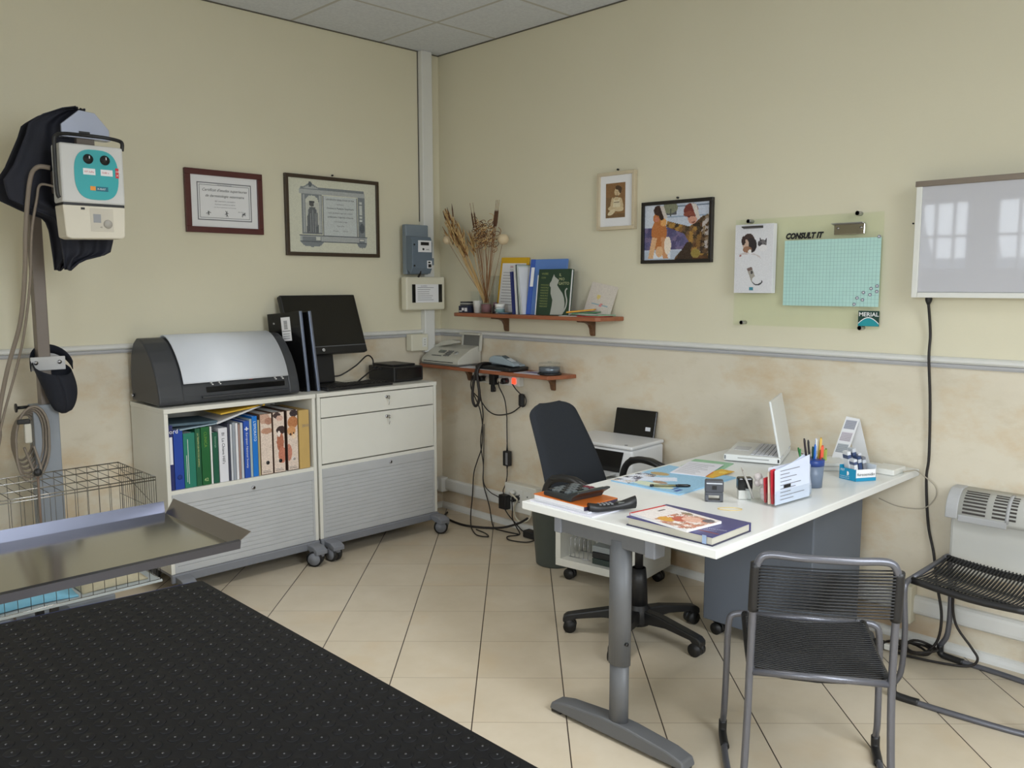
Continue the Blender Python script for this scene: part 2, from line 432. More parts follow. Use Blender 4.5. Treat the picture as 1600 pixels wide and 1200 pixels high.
def window(n, a, b_, const, along, WZ0, WZ1):
    P = (lambda q, z, d: (q, const-d, z)) if along == 'x' else (lambda q, z, d: (const+d, q, z))
    m = MB()
    def bar(q0, q1, z0, z1, d0=.03, d1=.08):
        p, q = P(q0, z0, d0), P(q1, z1, d1)
        m.box([min(i, j) for i, j in zip(p, q)], [max(i, j) for i, j in zip(p, q)], TRIMW)
    bar(a, a+.05, WZ0, WZ1); bar(b_-.05, b_, WZ0, WZ1); bar(a, b_, WZ0, WZ0+.05); bar(a, b_, WZ1-.05, WZ1)
    for k in range(1, 3):
        q = a+(b_-a)*k/3; bar(q-.012, q+.012, WZ0, WZ1)
    bar(a, b_, WZ0+(WZ1-WZ0)*.48, WZ0+(WZ1-WZ0)*.48+.025)
    o = struct(m, 'window_%d' % n)
    g = MB(); p, q = P(a, WZ0, .05), P(b_, WZ1, .055)
    g.box([min(i, j) for i, j in zip(p, q)], [max(i, j) for i, j in zip(p, q)], CLEAR); g.build('pane', o)
for i, (a, b_, z0, z1, e) in enumerate(WINDOWS_FRONT): window(i+1, a, b_, RY, 'x', z0, z1)
window(4, WINDOW_RIGHT[0], WINDOW_RIGHT[1], RX, 'y', WZ0, WZ1)
LENS = mat('lamp_housing', (230, 230, 226), .5)
for x, y in CEIL_LAMPS:
    t = thing('ceiling_lamp', (x, y, H), 'square recessed ceiling lamp panel out of frame overhead', 'lamp', group='ceiling lamp panels')
    m = MB()
    for sx in (-1, 1):
        m.box((x+sx*.285-.015, y-.3, H-.025), (x+sx*.285+.015, y+.3, H-.001), LENS)
        m.box((x-.27, y+sx*.285-.015, H-.025), (x+.27, y+sx*.285+.015, H-.001), LENS)
    m.build('frame', t)

# dado rail, skirting, surface pipe covers
def rail(name, p0, p1, nrm):
    p0, p1, n = Vector(p0), Vector(p1), Vector(nrm); L = p1-p0; m = MB()
    prof = [(0, .016), (.012, .018), (.02, .026), (.02, .036), (.012, .043), (0, .045)]
    m.prism(prof, (p0, n, Z), L.length if n.cross(Z).dot(L) > 0 else -L.length, TRIMW)
    m.prism([(0, 0), (.010, 0), (.013, .008), (.011, .016), (0, .017)], (p0, n, Z), L.length if n.cross(Z).dot(L) > 0 else -L.length, TRIMG)
    return struct(m, name)
rail('trim_1', (0, RY, 1.163), (0, 0, 1.163), X)
rail('trim_2', (0, 0, 1.163), (RX, 0, 1.163), -Y)
def skirt(name, p0, p1, nrm):
    p0, p1, n = Vector(p0), Vector(p1), Vector(nrm); L = p1-p0; s_ = L.length if n.cross(Z).dot(L) > 0 else -L.length
    q = [(0, 0), (.03, 0)] + [(.03*math.cos(a), .034*math.sin(a)) for a in (PI/8, PI/4, 3*PI/8)] + [(0, .034)]
    m = MB().prism(q, (p0, n, Z), s_, TRIMW); struct(m, name)
skirt('baseboard_left', (0, RY, 0), (0, 0, 0), X)
skirt('baseboard_back', (0, 0, 0), (RX, 0, 0), -Y)
def duct(name, p0, p1, nrm, h=.078, d=.03):
    p0, p1, n = Vector(p0), Vector(p1), Vector(nrm); L = p1-p0; s_ = L.length if n.cross(Z).dot(L) > 0 else -L.length
    q = [(0, 0), (d*.6, 0), (d*.93, h*.1), (d, h*.25), (d, h*.75), (d*.93, h*.9), (d*.6, h), (0, h)]
    struct(MB().prism(q, (p0, n, Z), s_, TRIMW), name)
duct('trim_3', (.06, 0, .122), (.665, 0, .122), -Y)
duct('trim_4', (.93, 0, .122), (3.03, 0, .122), -Y)
duct('trim_5', (3.10, 0, .122), (RX, 0, .122), -Y)
duct('trim_6', (0, -.9, .122), (0, -.04, .122), X)
m = MB().box((0, -.06, .112), (.062, 0, .21), TRIMW, .008); struct(m, 'trim_7')
# upright cable duct in the corner
m = MB().box((0, -.168, 1.06), (.045, -.085, H), TRIMW, .006); struct(m, 'trim_8')
m = MB().box((0, -.172, 1.9), (.006, -.168, H), SHADOWLINE).box((0, RY, H-.006), (.006, 0, H), SHADOWLINE).box((0, -.006, H-.006), (RX, 0, H), SHADOWLINE); struct(m, 'shadow_strip')  # thin dark strips paint shade beside the duct and along the ceiling joints

# ------------------------------------------------------------------ left wall: diplomas, meter, fuse box, switch
def frame_on(name, label, cat, wall, a0, a1, z0, z1, fw_, fmat, depth, pic, mount=None, mount_w=(0, 0, 0, 0), nail=True, group=None):
    """picture hung flat on a wall; wall 'L' runs along +y, 'B' along +x"""
    u = Y if wall == 'L' else X; n = X if wall == 'L' else -Y
    P = lambda a, z, d=0: (Vector((0, a, z)) if wall == 'L' else Vector((a, 0, z))) + n*d
    t = thing(name, P((a0+a1)/2, z0), label, cat, group=group)
    m = MB()
    def bx(p, q, mm, to, bev=0):
        to.box([min(i, j) for i, j in zip(p, q)], [max(i, j) for i, j in zip(p, q)], mm, bev)
    for A, B in (((a0, z0), (a1, z0+fw_)), ((a0, z1-fw_), (a1, z1)), ((a0, z0+fw_), (a0+fw_, z1-fw_)), ((a1-fw_, z0+fw_), (a1, z1-fw_))):
        bx(P(*A, .002), P(*B, depth), fmat, m, .002)
    m.build('frame', t)
    k = MB(); bx(P(a0+fw_*.8, z0+fw_*.8, .003), P(a1-fw_*.8, z1-fw_*.8, depth*.55), mount or PAPER, k)
    pic(k, (P(a0+fw_, z0+fw_, depth*.55), u, Z), a1-a0-2*fw_, z1-z0-2*fw_)
    k.build('print', t)
    if nail:
        MB().cyl(P((a0+a1)/2, z1+.012, .001), P((a0+a1)/2, z1+.012, .012), .005, BLACK).build('nail', t)
    return t
def at(fr, a, b_): return Vector(fr[0])+Vector(fr[1])*a+Vector(fr[2])*b_
def pic_cert(k, fr, W, Hh):
    def bar(a, b_, c, d, mm): k.quad(*[at(fr, *q)+fr[1].cross(fr[2])*.0006 for q in ((a, b_), (c, b_), (c, d), (a, d))], mm)
    for ins, th in ((.035, .005), (.047, .0025)):
        bar(ins, ins, W-ins, ins+th, GREYINK); bar(ins, Hh-ins-th, W-ins, Hh-ins, GREYINK); bar(ins, ins, ins+th, Hh-ins, GREYINK); bar(W-ins-th, ins, W-ins, Hh-ins, GREYINK)
    for txt, z, s_ in (('REPUBLIQUE FRANCAISE', .82, .008), ("Certificat d'etudes superieures", .70, .022), ('de dermatologie veterinaire', .59, .021), ('dipl. veterinaire, est titulaire', .50, .011), ('le present certificat est delivre', .44, .010), ('avec les prerogatives qui y sont attachees', .385, .008), ('fait a Paris', .31, .009)):
        k.text(txt, s_*.92, (at(fr, W*(.5 if z > .32 else .74), Hh*z), fr[1], fr[2]), INK if s_ > .02 else GREYINK, align='CENTER', shear=.35)
    for cx in (.25, .52, .78):
        for j in range(5):
            a = random.uniform(0, PI); c = at(fr, W*cx, Hh*.27)+fr[1].cross(fr[2])*.0015; d = (fr[1]*math.cos(a)+fr[2]*math.sin(a))*random.uniform(.008, .018)
            k.tube([c-d, c+d*.2+fr[2]*.004, c+d], .0009, INK, 4)
frame_on('framed_certificate', 'dark red framed certificate with printed double border, left of the larger diploma', 'picture', 'L', -1.708, -1.274, 1.772, 2.098, .030, mat('mahogany_frame', (84, 36, 34), .35), .022, pic_cert, nail=False)
def pic_dipl(k, fr, W, Hh):
    def fn(U, V):
        P = Pic(U, V, (214, 214, 196)); ink = (92, 98, 104); lt = (176, 180, 180); md = (130, 136, 140)
        P.r(md, .13, .86, .86, .89).r(lt, .12, .80, .87, .855).r(ink, .13, .795, .86, .80)
        P.p(md, [(.12, .86), (.24, .95), (.38, .86)]).p(lt, [(.16, .872), (.24, .925), (.33, .872)]).e(ink, .24, .93, .02, .04)
        P.r(md, .14, .25, .37, .80).r(lt, .155, .27, .175, .78).r(lt, .335, .27, .355, .78)
        P.e((206, 208, 196), .255, .68, .075, .10).r((196, 198, 190), .18, .27, .33, .68)
        P.p((104, 108, 112), [(.19, .26), (.205, .52), (.225, .62), (.285, .62), (.315, .54), (.325, .26)]).e((92, 92, 92), .252, .66, .026, .036).r((70, 74, 78), .225, .675, .28, .70)
        for q in (.215, .235, .262, .285, .305): P.p((150, 154, 156), [(q, .27), (q+.006, .27), (q+.002, .58), (q-.003, .58)])
        P.r((200, 206, 206), .38, .24, .77, .79).r(ink, .375, .24, .38, .79).r(ink, .77, .24, .775, .79).r(ink, .38, .785, .775, .79)
        P.r(md, .78, .24, .87, .80).r((200, 204, 200), .80, .44, .835, .74)
        for j in range(6): P.r(ink, .80, .44+.05*j, .835, .447+.05*j)
        P.e(ink, .83, .36, .03, .07)
        P.r(ink, .11, .225, .89, .24).r(lt, .12, .15, .88, .225).r(ink, .12, .145, .88, .155)
        P.r(md, .14, .16, .35, .215).r((206, 208, 200), .29, .165, .34, .21).r(md, .79, .16, .86, .215).r((210, 210, 204), .80, .175, .85, .20)
        P.p(md, [(.12, .145), (.38, .145), (.34, .09), (.25, .075), (.16, .09)]).p(md, [(.76, .145), (.89, .145), (.87, .09), (.83, .075), (.79, .09)])
        return P.noise(3).c
    k.art(fr, W, Hh, 120, 84, fn)
    for txt, z, s_ in (('UNIVERSITA DEGLI STUDI DI PISA', .73, .012), ('Noi Rettore', .67, .009), ('Dottore in Medicina Veterinaria', .61, .013), ('veduti gli attestati degli studi compiuti', .55, .010), ('conferiamo il diploma di laurea', .49, .013), ('a tutti gli effetti di legge', .43, .009), ('Dato a Pisa', .37, .010), ('Il Rettore          Il Preside', .30, .009)):
        k.text(txt, s_*1.1, (at(fr, W*.575, Hh*z), fr[1], fr[2]), GREYINK if s_ < .012 else mat('slate_ink', (78, 82, 90), .6), align='CENTER', depth=.0012)
frame_on('framed_diploma', 'large dark framed diploma engraved with a robed figure in an arch', 'picture', 'L', -1.135, -.497, 1.664, 2.122, .021, mat('dark_olive_frame', (62, 48, 34), .4), .022, pic_dipl)

t = thing('electricity_meter', (0, -.22, 1.565), 'blue-grey electricity meter on its backplate above the white fuse box', 'meter')
MG = mat('meter_blue_grey', (104, 118, 132), .5); MG2 = mat('meter_plate_grey', (126, 138, 148), .5)
MB().box((.046, -.345, 1.562), (.085, -.165, 1.872), MG2, .006).build('backplate', t)
k = MB(); k.prism([(.085, 1.60), (.125, 1.565), (.145, 1.60), (.15, 1.76), (.135, 1.795), (.085, 1.80)], ((0, -.345, 0), X, Z), -.16, MG, .004)
k.box((.12, -.186, 1.62), (.14, -.165, 1.665), MG2, .003)
for z in (1.60, 1.79): k.cyl((.148, -.33, z*.0+1.615 if z < 1.7 else 1.745), (.152, -.33, 1.615 if z < 1.7 else 1.745), .006, BLACK, 10)
k.build('housing', t)
k = MB().box((.149, -.30, 1.70), (.153, -.196, 1.772), PAPER); k.box((.153, -.282, 1.742), (.155, -.218, 1.762), BLACK); k.cyl((.153, -.262, 1.718), (.156, -.262, 1.718), .007, BLACK, 12); k.text('kWh', .012, ((.1535, -.24, 1.712), Y, Z), INK); k.build('display_label', t)
k = MB().box((.146, -.228, 1.60), (.151, -.192, 1.648), PAPER).box((.151, -.222, 1.606), (.152, -.198, 1.626), INK).box((.151, -.222, 1.632), (.152, -.205, 1.642), INK); k.build('warning_sticker', t)
k = MB().tube([(.13, -.27, 1.585), (.12, -.265, 1.565), (.09, -.255, 1.545), (.06, -.24, 1.535)], .007, CABLE, smooth=4); k.build('cable', t)

t = thing('fuse_box', (0, -.23, 1.34), 'cream fuse box with a paper card between dark side panels, below the meter', 'fuse box')
CREAM = mat('cream_plastic', (222, 218, 198), .45, vary=.02)
MB().box((.046, -.36, 1.338), (.10, -.045, 1.548), CREAM, .01).build('housing', t)
MB().box((.10, -.315, 1.385), (.106, -.29, 1.50), GLOSSBLACK, .002).build('dark_panel', t); MB().box((.10, -.105, 1.385), (.106, -.073, 1.50), GLOSSBLACK, .002).build('dark_panel', t)
k = MB().box((.10, -.29, 1.385), (.107, -.105, 1.50), PAPER)
for j in range(7): k.box((.107, -.275+.0, 1.40+.013*j), (.1074, -.275+random.uniform(.09, .15), 1.4025+.013*j), GREYINK)
k.text('QUADRO', .012, ((.107, -.25, 1.485), Y, Z), GREYINK); k.build('index_card', t)

t = thing('socket_box', (0, -.2, 1.07), 'small white surface socket box on the dado rail below the fuse box', 'socket')
MB().box((.012, -.30, 1.075), (.07, -.165, 1.182), CREAM, .006).build('housing', t)
k = MB().box((.07, -.215, 1.10), (.074, -.178, 1.16), WHITE, .002)
for z in (1.115, 1.13, 1.145): k.cyl((.0738, -.196, z), (.0745, -.196, z), .003, BLACK, 8)
k.build('outlet', t)

# ------------------------------------------------------------------ the two cabinets on casters
def shutter(t, y0, y1, z0, z1, x=.414):
    m = MB()
    g = []; n = int((z1-z0)/.0205)
    for j in range(n):
        za = z0+(z1-z0)*j/n; zb = z0+(z1-z0)*(j+1)/n; h = zb-za
        for f, d in ((0, .0018), (.10, .005), (.86, .0035), (.98, .0018)): g.append([(x+d, y0, za+h*f), (x+d, y1, za+h*f)])
    m.sheet(g, SHUT, smooth=False); m.box((x-.012, y0, z0), (x-.002, y1, z1), SHUT)
    return m.build('roller_shutter', t)
def lock(x, y, z, parent, name='lock', keyed=False):
    k = MB().cyl((x, y, z), (x+.008, y, z), .009, STEEL, 14).cyl((x+.008, y, z), (x+.0085, y, z), .005, BLACK, 10)
    if keyed:
        k.box((x+.008, y-.002, z-.006), (x+.022, y+.002, z+.006), CHROME); k.lathe([(.0, -.001), (.011, -.001), (.011, .001), (0, .001)], (x+.027, y, z), CHROME, 12, rot=(PI/2, 0, 0))
        k.tube([(x+.027, y, z-.006), (x+.026, y+.003, z-.03), (x+.024, y, z-.045)], .0016, CHROME, 5)
    return k.build(name, parent)
def caster(t, x, y, ang, r=.042, out=0.0):
    """twin grey wheel on a swivel fork below a splayed arm"""
    base = world_of(t)
    k = MB(); d = Vector((math.cos(ang), math.sin(ang), 0)); s_ = Vector((-math.sin(ang), math.cos(ang), 0))
    c = Vector((x, y, r))
    k.cyl((x, y, .055), (x, y, .094), .019, CASTGREY, 16)
    for q in (-1, 1): k.prism([(-.02, .03), (.03, .055), (.03, .085), (-.03, .085), (-.05, .05)], (c*1.0+s_*(q*.008)-Z*r+d*(-.01), d, Z), .006*q, CASTGREY)
    o = k.build('caster', t)
    wl = MB(); wc = c - d*.028
    for q in (-1, 1):
        a = wc+s_*(q*.006); b2 = wc+s_*(q*.026)
        wl.cyl(a, b2, r, BLACK, 26); wl.cyl(b2, b2+s_*(q*.003), r*.78, CASTGREY, 22)
    wl.build('wheel', o)
    return o
def cabinet_base(t, y0, y1, casters):
    m = MB().box((.03, y0+.02, .085), (.425, y1-.02, .108), CASTGREY, .003).box((.405, y0-.002, .072), (.43, y1+.002, .116), CASTGREY, .006)
    m.build('base_rail', t)
    for (x, y, ang, front) in casters:
        o = caster(t, x, y, ang)
        if front:
            yy = min(max(y, y0+.05), y1-.05)
            a = MB(); a.prism([(.36, .088), (.43, .082), (x-.03, .066), (x+.024, .066), (x+.024, .088), (x-.01, .104), (.36, .112)], ((0, yy-.034+(y-yy)*.5, 0), X, Z), -.068, CASTGREY, .004)
            a.build('caster_arm', t)
def carcass(t, y0, y1, shelves, zt=.918, x1=.42, back=True):
    th = .019
    MB().box((.012, y0-.002, zt-.022), (x1+.004, y1+.002, zt), IVORY, .002).build('top_panel', t)
    for ya, yb in ((y0, y0+th), (y1-th, y1)):
        MB().box((.014, ya, .116), (x1, yb, zt-.022), IVORY, .001).build('side_panel', t)
    for z in shelves: MB().box((.02, y0+th, z-.02), (x1-.004, y1-th, z), IVORY).build('shelf', t)
    MB().box((.014, y0+th, .116), (.022, y1-th, zt-.022), IVORY).build('back_panel', t)
CY0, CY1 = -2.036, -1.226
t = thing('storage_cabinet', (.22, (CY0+CY1)/2, 0), 'white cabinet with an open book shelf over a grey roller shutter, on casters', 'cabinet')
carcass(t, CY0, CY1, (.522, .135))
shutter(t, CY0+.03, CY1-.03, .15, .452)
MB().box((.395, CY0+.019, .452), (.421, CY1-.019, .503), SHUT, .003).build('shutter_rail', t)
k = MB()
for ya in (CY0+.019, CY1-.032): k.box((.40, ya, .137), (.4205, ya+.013, .452), SHUT)
k.box((.40, CY0+.019, .118), (.421, CY1-.019, .15), SHUT, .002); k.build('shutter_frame', t)
lock(.421, -1.60, .472, t)
cabinet_base(t, CY0, CY1, [(.50, -1.268, .72, 1), (.50, -1.99, .6, 1), (.06, -1.30, 2, 0), (.06, -1.97, 2, 0)])
CY2, CY3 = -1.214, -.392
t = thing('drawer_cabinet', (.22, (CY2+CY3)/2, 0), 'white cabinet with two drawers over a grey roller shutter, under the monitor', 'cabinet')
carcass(t, CY2, CY3, (.522, .135))
shutter(t, CY2+.03, CY3-.03, .15, .452)
MB().box((.395, CY2+.019, .452), (.421, CY3-.019, .503), SHUT, .003).build('shutter_rail', t)
k = MB()
for ya in (CY2+.019, CY3-.032): k.box((.40, ya, .137), (.4205, ya+.013, .452), SHUT)
k.box((.40, CY2+.019, .118), (.421, CY3-.019, .15), SHUT, .002); k.build('shutter_frame', t)
for z0, z1 in ((.784, .890), (.530, .778)):
    d = MB().box((.30, CY2+.022, z0), (.420, CY3-.022, z1), IVORY, .0015).build('drawer', t)
    lock(.420, -.76, z1-.03, d, 'key', True)
lock(.421, -.74, .478, t)
cabinet_base(t, CY2, CY3, [(.50, -1.166, .15, 1), (.505, -.398, .80, 1), (.06, -1.14, 2, 0), (.06, -.46, 2, 0)])

# ------------------------------------------------------------------ books and binders in the open shelf
ZS = .522
def ink_of(c): return flat(c, .6)
def book(name, label, cat, y0, y1, h, c, title=None, tcol=(235, 235, 235), size=.016, x1=.405, dep=.22, lean=0.0, extra=None, down=True, group='books and binders on the cabinet shelf', binder=False, pages=True):
    t_ = thing(name, (x1-dep/2, (y0+y1)/2, ZS), label, cat, group=group)
    cm = flat(c, .45); w_ = y1-y0; th = min(.003, w_*.2)
    k = MB(); k.box((x1-dep, y0, ZS+.0005), (x1-.004, y0+th, ZS+h), cm).box((x1-dep, y1-th, ZS+.0005), (x1-.004, y1, ZS+h), cm)
    k.box((x1-.006, y0, ZS+.0005), (x1, y1, ZS+h), cm, .0015)
    fr = (Vector((x1+.0004, (y0+y1)/2+size*.36, ZS+h*.93)), -Z, Y)
    if title: k.text(title, size, ((x1+.0004, (y0+y1)/2-size*.33, ZS+h*.92), -Z, Y), ink_of(tcol))
    if extra: extra(k, x1, y0, y1, h)
    c_ = k.build('cover', t_)
    MB().box((x1-dep+.003, y0+th, ZS+.004), (x1-.006, y1-th, ZS+h-.004), PAPER).build('pages', t_)
    if lean: t_.rotation_euler = (lean, 0, 0)
    return t_
def stick(a, b_, c): return lambda k, x1, y0, y1, h: k.box((x1, y0+.006, ZS+h*a), (x1+.0006, y1-.006, ZS+h*b_), flat(c))
def ring(k, x1, y0, y1, h, z=.045, c=BLACK):
    k.lathe([(.008, 0), (.011, .001), (.012, .002), (.008, .002)], (x1, (y0+y1)/2, ZS+z), c, 14, rot=(0, PI/2, 0)); k.cyl((x1+.0003, (y0+y1)/2, ZS+z), (x1+.0008, (y0+y1)/2, ZS+z), .009, c, 14)
def bnd1(k, x1, y0, y1, h):
    k.box((x1, y0+.004, ZS+h*.40), (x1+.0006, y1-.004, ZS+h*.82), PAPER); k.text('ord', .03, ((x1+.0005, y0+.004, ZS+h*.87), Y, Z), WHITEINK)
book('lever_binder', 'navy lever binder with a blank white spine label, first on the shelf', 'binder', -2.014, -1.992, .315, (36, 44, 104), extra=bnd1, dep=.27)
book('lever_binder', 'plain bright blue binder between the navy binder and the green books', 'binder', -1.990, -1.945, .290, (26, 66, 160), extra=lambda k, x1, y0, y1, h: ring(k, x1, y0, y1, h, .06, flat((20, 50, 128))), dep=.27)
def tealx(k, x1, y0, y1, h):
    k.box((x1, y0+.02, ZS+.02), (x1+.0006, y0+.022, ZS+h-.03), WHITEINK); k.box((x1, y0+.012, ZS+.03), (x1+.0006, y0+.014, ZS+h*.6), WHITEINK)
book('hardback_book', 'wide teal green hardback with thin white lines down its spine', 'book', -1.943, -1.886, .268, (34, 122, 102), extra=tealx)
book('hardback_book', 'dark green hardback with gold lettering on its spine', 'book', -1.884, -1.858, .285, (28, 92, 60), 'LA TERAPIA DEI PICCOLI ANIMALI', (206, 206, 140), .011)
book('hardback_book', 'broad forest green hardback between gold-lettered book and white booklet', 'book', -1.855, -1.812, .288, (24, 96, 48), 'CLINICA', (120, 160, 60), .02, extra=lambda k, x1, y0, y1, h: k.text('42', .022, ((x1+.0005, y0+.008, ZS+.02), Y, Z), ink_of((190, 214, 150))))
book('thin_booklet', 'thin white booklet wedged between two green books', 'booklet', -1.809, -1.800, .286, (228, 230, 228))
book('hardback_book', 'narrow dark green book beside the white handwritten-style binder', 'book', -1.797, -1.770, .255, (24, 88, 66), 'Dermatologia', (170, 200, 180), .01)
book('lever_binder', 'white ring binder with a black title down its spine', 'binder', -1.766, -1.720, .272, (224, 224, 230), "BI  La Chiave Hill's", (40, 40, 48), .021, dep=.26)
mags = [((60, 62, 78), .29, 'charcoal magazine next to the white ring binder'), ((206, 208, 214), .285, 'pale grey magazine, second after the white ring binder'), ((150, 156, 166), .292, 'mid grey journal in the row of thin magazines'), ((226, 226, 230), .288, 'white journal in the middle of the thin magazines'), ((160, 134, 128), .28, 'brownish pink journal among the thin magazines'), ((196, 200, 206), .286, 'silver journal left of the royal blue folder')]
yy = -1.718
for i, (c, h, lb) in enumerate(mags):
    wv = (.012, .011, .016, .013, .011, .014)[i]
    book('magazine', lb, 'magazine', yy, yy+wv-.001, h, c, dep=.21); yy += wv+.001
def crossx(k, x1, y0, y1, h):
    c = (y0+y1)/2; k.box((x1, c-.011, ZS+h*.855), (x1+.0006, c+.011, ZS+h*.87), WHITEINK); k.box((x1, c-.003, ZS+h*.83), (x1+.0007, c+.003, ZS+h*.90), WHITEINK)
    k.text('European National Society', .014, ((x1+.0004, c-.004, ZS+h*.80), -Z, Y), WHITEINK, width=h*.62)
book('folder', 'royal blue folder with a white cross mark on its spine', 'folder', -1.632, -1.602, .292, (40, 84, 178), extra=crossx)
book('thin_booklet', 'thin grey booklet between the two blue folders', 'booklet', -1.600, -1.588, .30, (168, 182, 184))
book('folder', 'sky blue folder with a white title, right of the royal blue one', 'folder', -1.586, -1.558, .312, (26, 118, 206), "L'EMORATO", (225, 240, 250), .019)
book('thin_booklet', 'thin beige card sleeve left of the dog-picture binders', 'booklet', -1.556, -1.546, .29, (176, 166, 128))
def dogs(seed):
    def ex(k, x1, y0, y1, h):
        def fn(U, V):
            P = Pic(U, V, (222, 204, 190))
            if seed == 0: P.e((196, 160, 140), .35, .93, .5, .09).e((170, 124, 104), .75, .88, .35, .06).e((186, 140, 116), .55, .72, .5, .05)
            if seed == 1: P.e((70, 52, 50), .35, .95, .36, .05).e((206, 170, 154), .6, .90, .3, .05).e((60, 42, 40), .7, .70, .45, .07).e((176, 110, 84), .6, .50, .33, .16).e((240, 228, 220), .5, .64, .13, .05).e((190, 120, 96), .75, .28, .35, .14)
            if seed == 2: P.e((58, 46, 48), .65, .95, .4, .06).e((184, 122, 78), .55, .80, .5, .10).e((206, 150, 100), .4, .66, .4, .08).e((60, 44, 40), .3, .60, .08, .02).e((50, 40, 38), .6, .62, .07, .02).e((236, 210, 180), .6, .56, .2, .04).e((196, 130, 110), .1, .30, .3, .14)
            return P.noise(9).c
        k.art(((x1, y0+.002, ZS+.004), Y, Z), y1-y0-.004, h-.006, 20, 90, fn)
        k.lathe([(.0, .0006), (.010, .0006), (.010, .0016), (0, .0016)], (x1+.0004, (y0+y1)/2+.004, ZS+.062), BLACK if seed < 2 else PAPER, 16, rot=(0, PI/2, 0))
        if seed == 2: k.lathe([(.0, .0018), (.007, .0018), (0, .0022)], (x1+.0006, (y0+y1)/2+.004, ZS+.062), flat((196, 180, 170)), 16, rot=(0, PI/2, 0))
        k.box((x1+.0006, y0+.008, ZS+.012), (x1+.001, y1-.012, ZS+.014), INK); k.box((x1+.0006, y0+.008, ZS+.02), (x1+.001, y1-.02, ZS+.022), GREYINK)
    return ex
book('lever_binder', 'dog-picture binder with the palest spine, first of three', 'binder', -1.543, -1.476, .318, (120, 92, 74), extra=dogs(0), dep=.28)
book('lever_binder', 'dog-picture binder with a black-headed puppy, middle of three', 'binder', -1.470, -1.404, .320, (96, 74, 62), extra=dogs(1), dep=.28)
book('lever_binder', 'dog-picture binder with a white ring hole, right of three', 'binder', -1.390, -1.326, .322, (84, 66, 56), extra=dogs(2), dep=.28)
t = thing('cardboard_file', (.27, -1.286, ZS), 'tan cardboard magazine file at the right end of the shelf', 'file box')
k = MB().box((.14, -1.322, ZS+.001), (.412, -1.262, ZS+.315), flat((196, 164, 100), .7), .002); k.text('2010', .02, ((.4125, -1.305, ZS+.225), Y, Z), GREYINK); k.build('body', t)
# papers lying on top of the row
def leaf(name, label, cat, c, th, mm, yaw, rx, ry, sx, sy, group='papers pushed in above the books'):
    t_ = MB().box((-sx/2, -sy/2, 0), (sx/2, sy/2, th), mm, .0008)
    M = Matrix.Translation(c) @ Euler((rx, ry, yaw)).to_matrix().to_4x4()
    o = t_.move(M).build(name); return tag(o, label, cat, group)
leaf('folder', 'dark blue-grey folder lying flat above the green books', 'folder', (.29, -1.885, .826), .012, flat((74, 96, 110)), 0, -.03, 0, .22, .24)
leaf('brochure', 'pale blue glossy brochure lying above the green books', 'brochure', (.30, -1.86, .812), .006, flat((150, 172, 186)), .05, .05, 0, .21, .21)
leaf('magazine', 'white glossy magazine slid in at a slant above the journals', 'magazine', (.30, -1.645, .850), .009, flat((206, 208, 212)), 0, .27, 0, .21, .26)
leaf('folder', 'yellow folder slid in above the slanting white magazine', 'folder', (.30, -1.63, .872), .008, flat((216, 176, 60)), 0, .10, 0, .21, .24)

# ------------------------------------------------------------------ on top of the cabinets
ZC = .918
t = thing('film_scanner', (.22, -1.64, ZC), 'large dark grey desktop machine with a white domed lid on the left cabinet', 'machine')
DG = mat('dark_grey_machine_plastic', (58, 60, 64), .42, vary=.05)
def dome(x):  # outline of the end profile: depth along +x, height z
    return x
prof = [(.045, .012), (.035, .06), (.036, .15), (.05, .235), (.085, .295), (.13, .322), (.17, .32), (.215, .300), (.262, .262), (.305, .212), (.338, .16), (.362, .10), (.376, .05), (.378, .02), (.37, .008)]
def domeshape(y0, y1, s_, mm, bev):
    return MB().prism([(.045+(x-.045)*s_, z*s_) for x, z in prof], ((0, y0, ZC), X, Z), -(y1-y0), mm, bev)
domeshape(-1.93, -1.34, .985, DG, .004).build('housing', t)
domeshape(-2.036, -1.915, 1.0, DG, .016).build('end_cap', t)
domeshape(-1.352, -1.290, 1.0, DG, .012).build('end_cap', t)
WLID = mat('pale_grey_lid', (222, 227, 235), .4, vary=.02)
g = []
P = spline([Vector((x, 0, z)) for x, z in prof[3:12]], 4)
for p in P: g.append([(p.x+.006, -1.914, ZC+p.z+.004), (p.x+.006, -1.353, ZC+p.z+.004)])
MB().sheet(g, WLID, .006).build('lid', t)
k = MB().box((.345, -1.80, ZC+.055), (.374, -1.375, ZC+.082), GLOSSBLACK, .003).box((.362, -1.83, ZC+.03), (.392, -1.36, ZC+.04), DG, .003); k.build('paper_slot', t)
k = MB()
for y_, s_ in ((-1.775, .014), (-1.735, .018), (-1.43, .018), (-1.39, .014)):
    for dy, dz in ((0, 0), (.012, .006), (.006, -.008)): k.box((.355, y_+dy, ZC+.098+dz), (.3685, y_+dy+.006, ZC+.103+dz), WHITEINK)
k.box((.355, -1.57, ZC+.102), (.3685, -1.555, ZC+.105), flat((200, 60, 50))); k.build('control_icons', t)
MB().cyl((.06, -2.038, ZC+.035), (.06, -2.044, ZC+.035), .01, STEEL, 12).build('side_button', t)

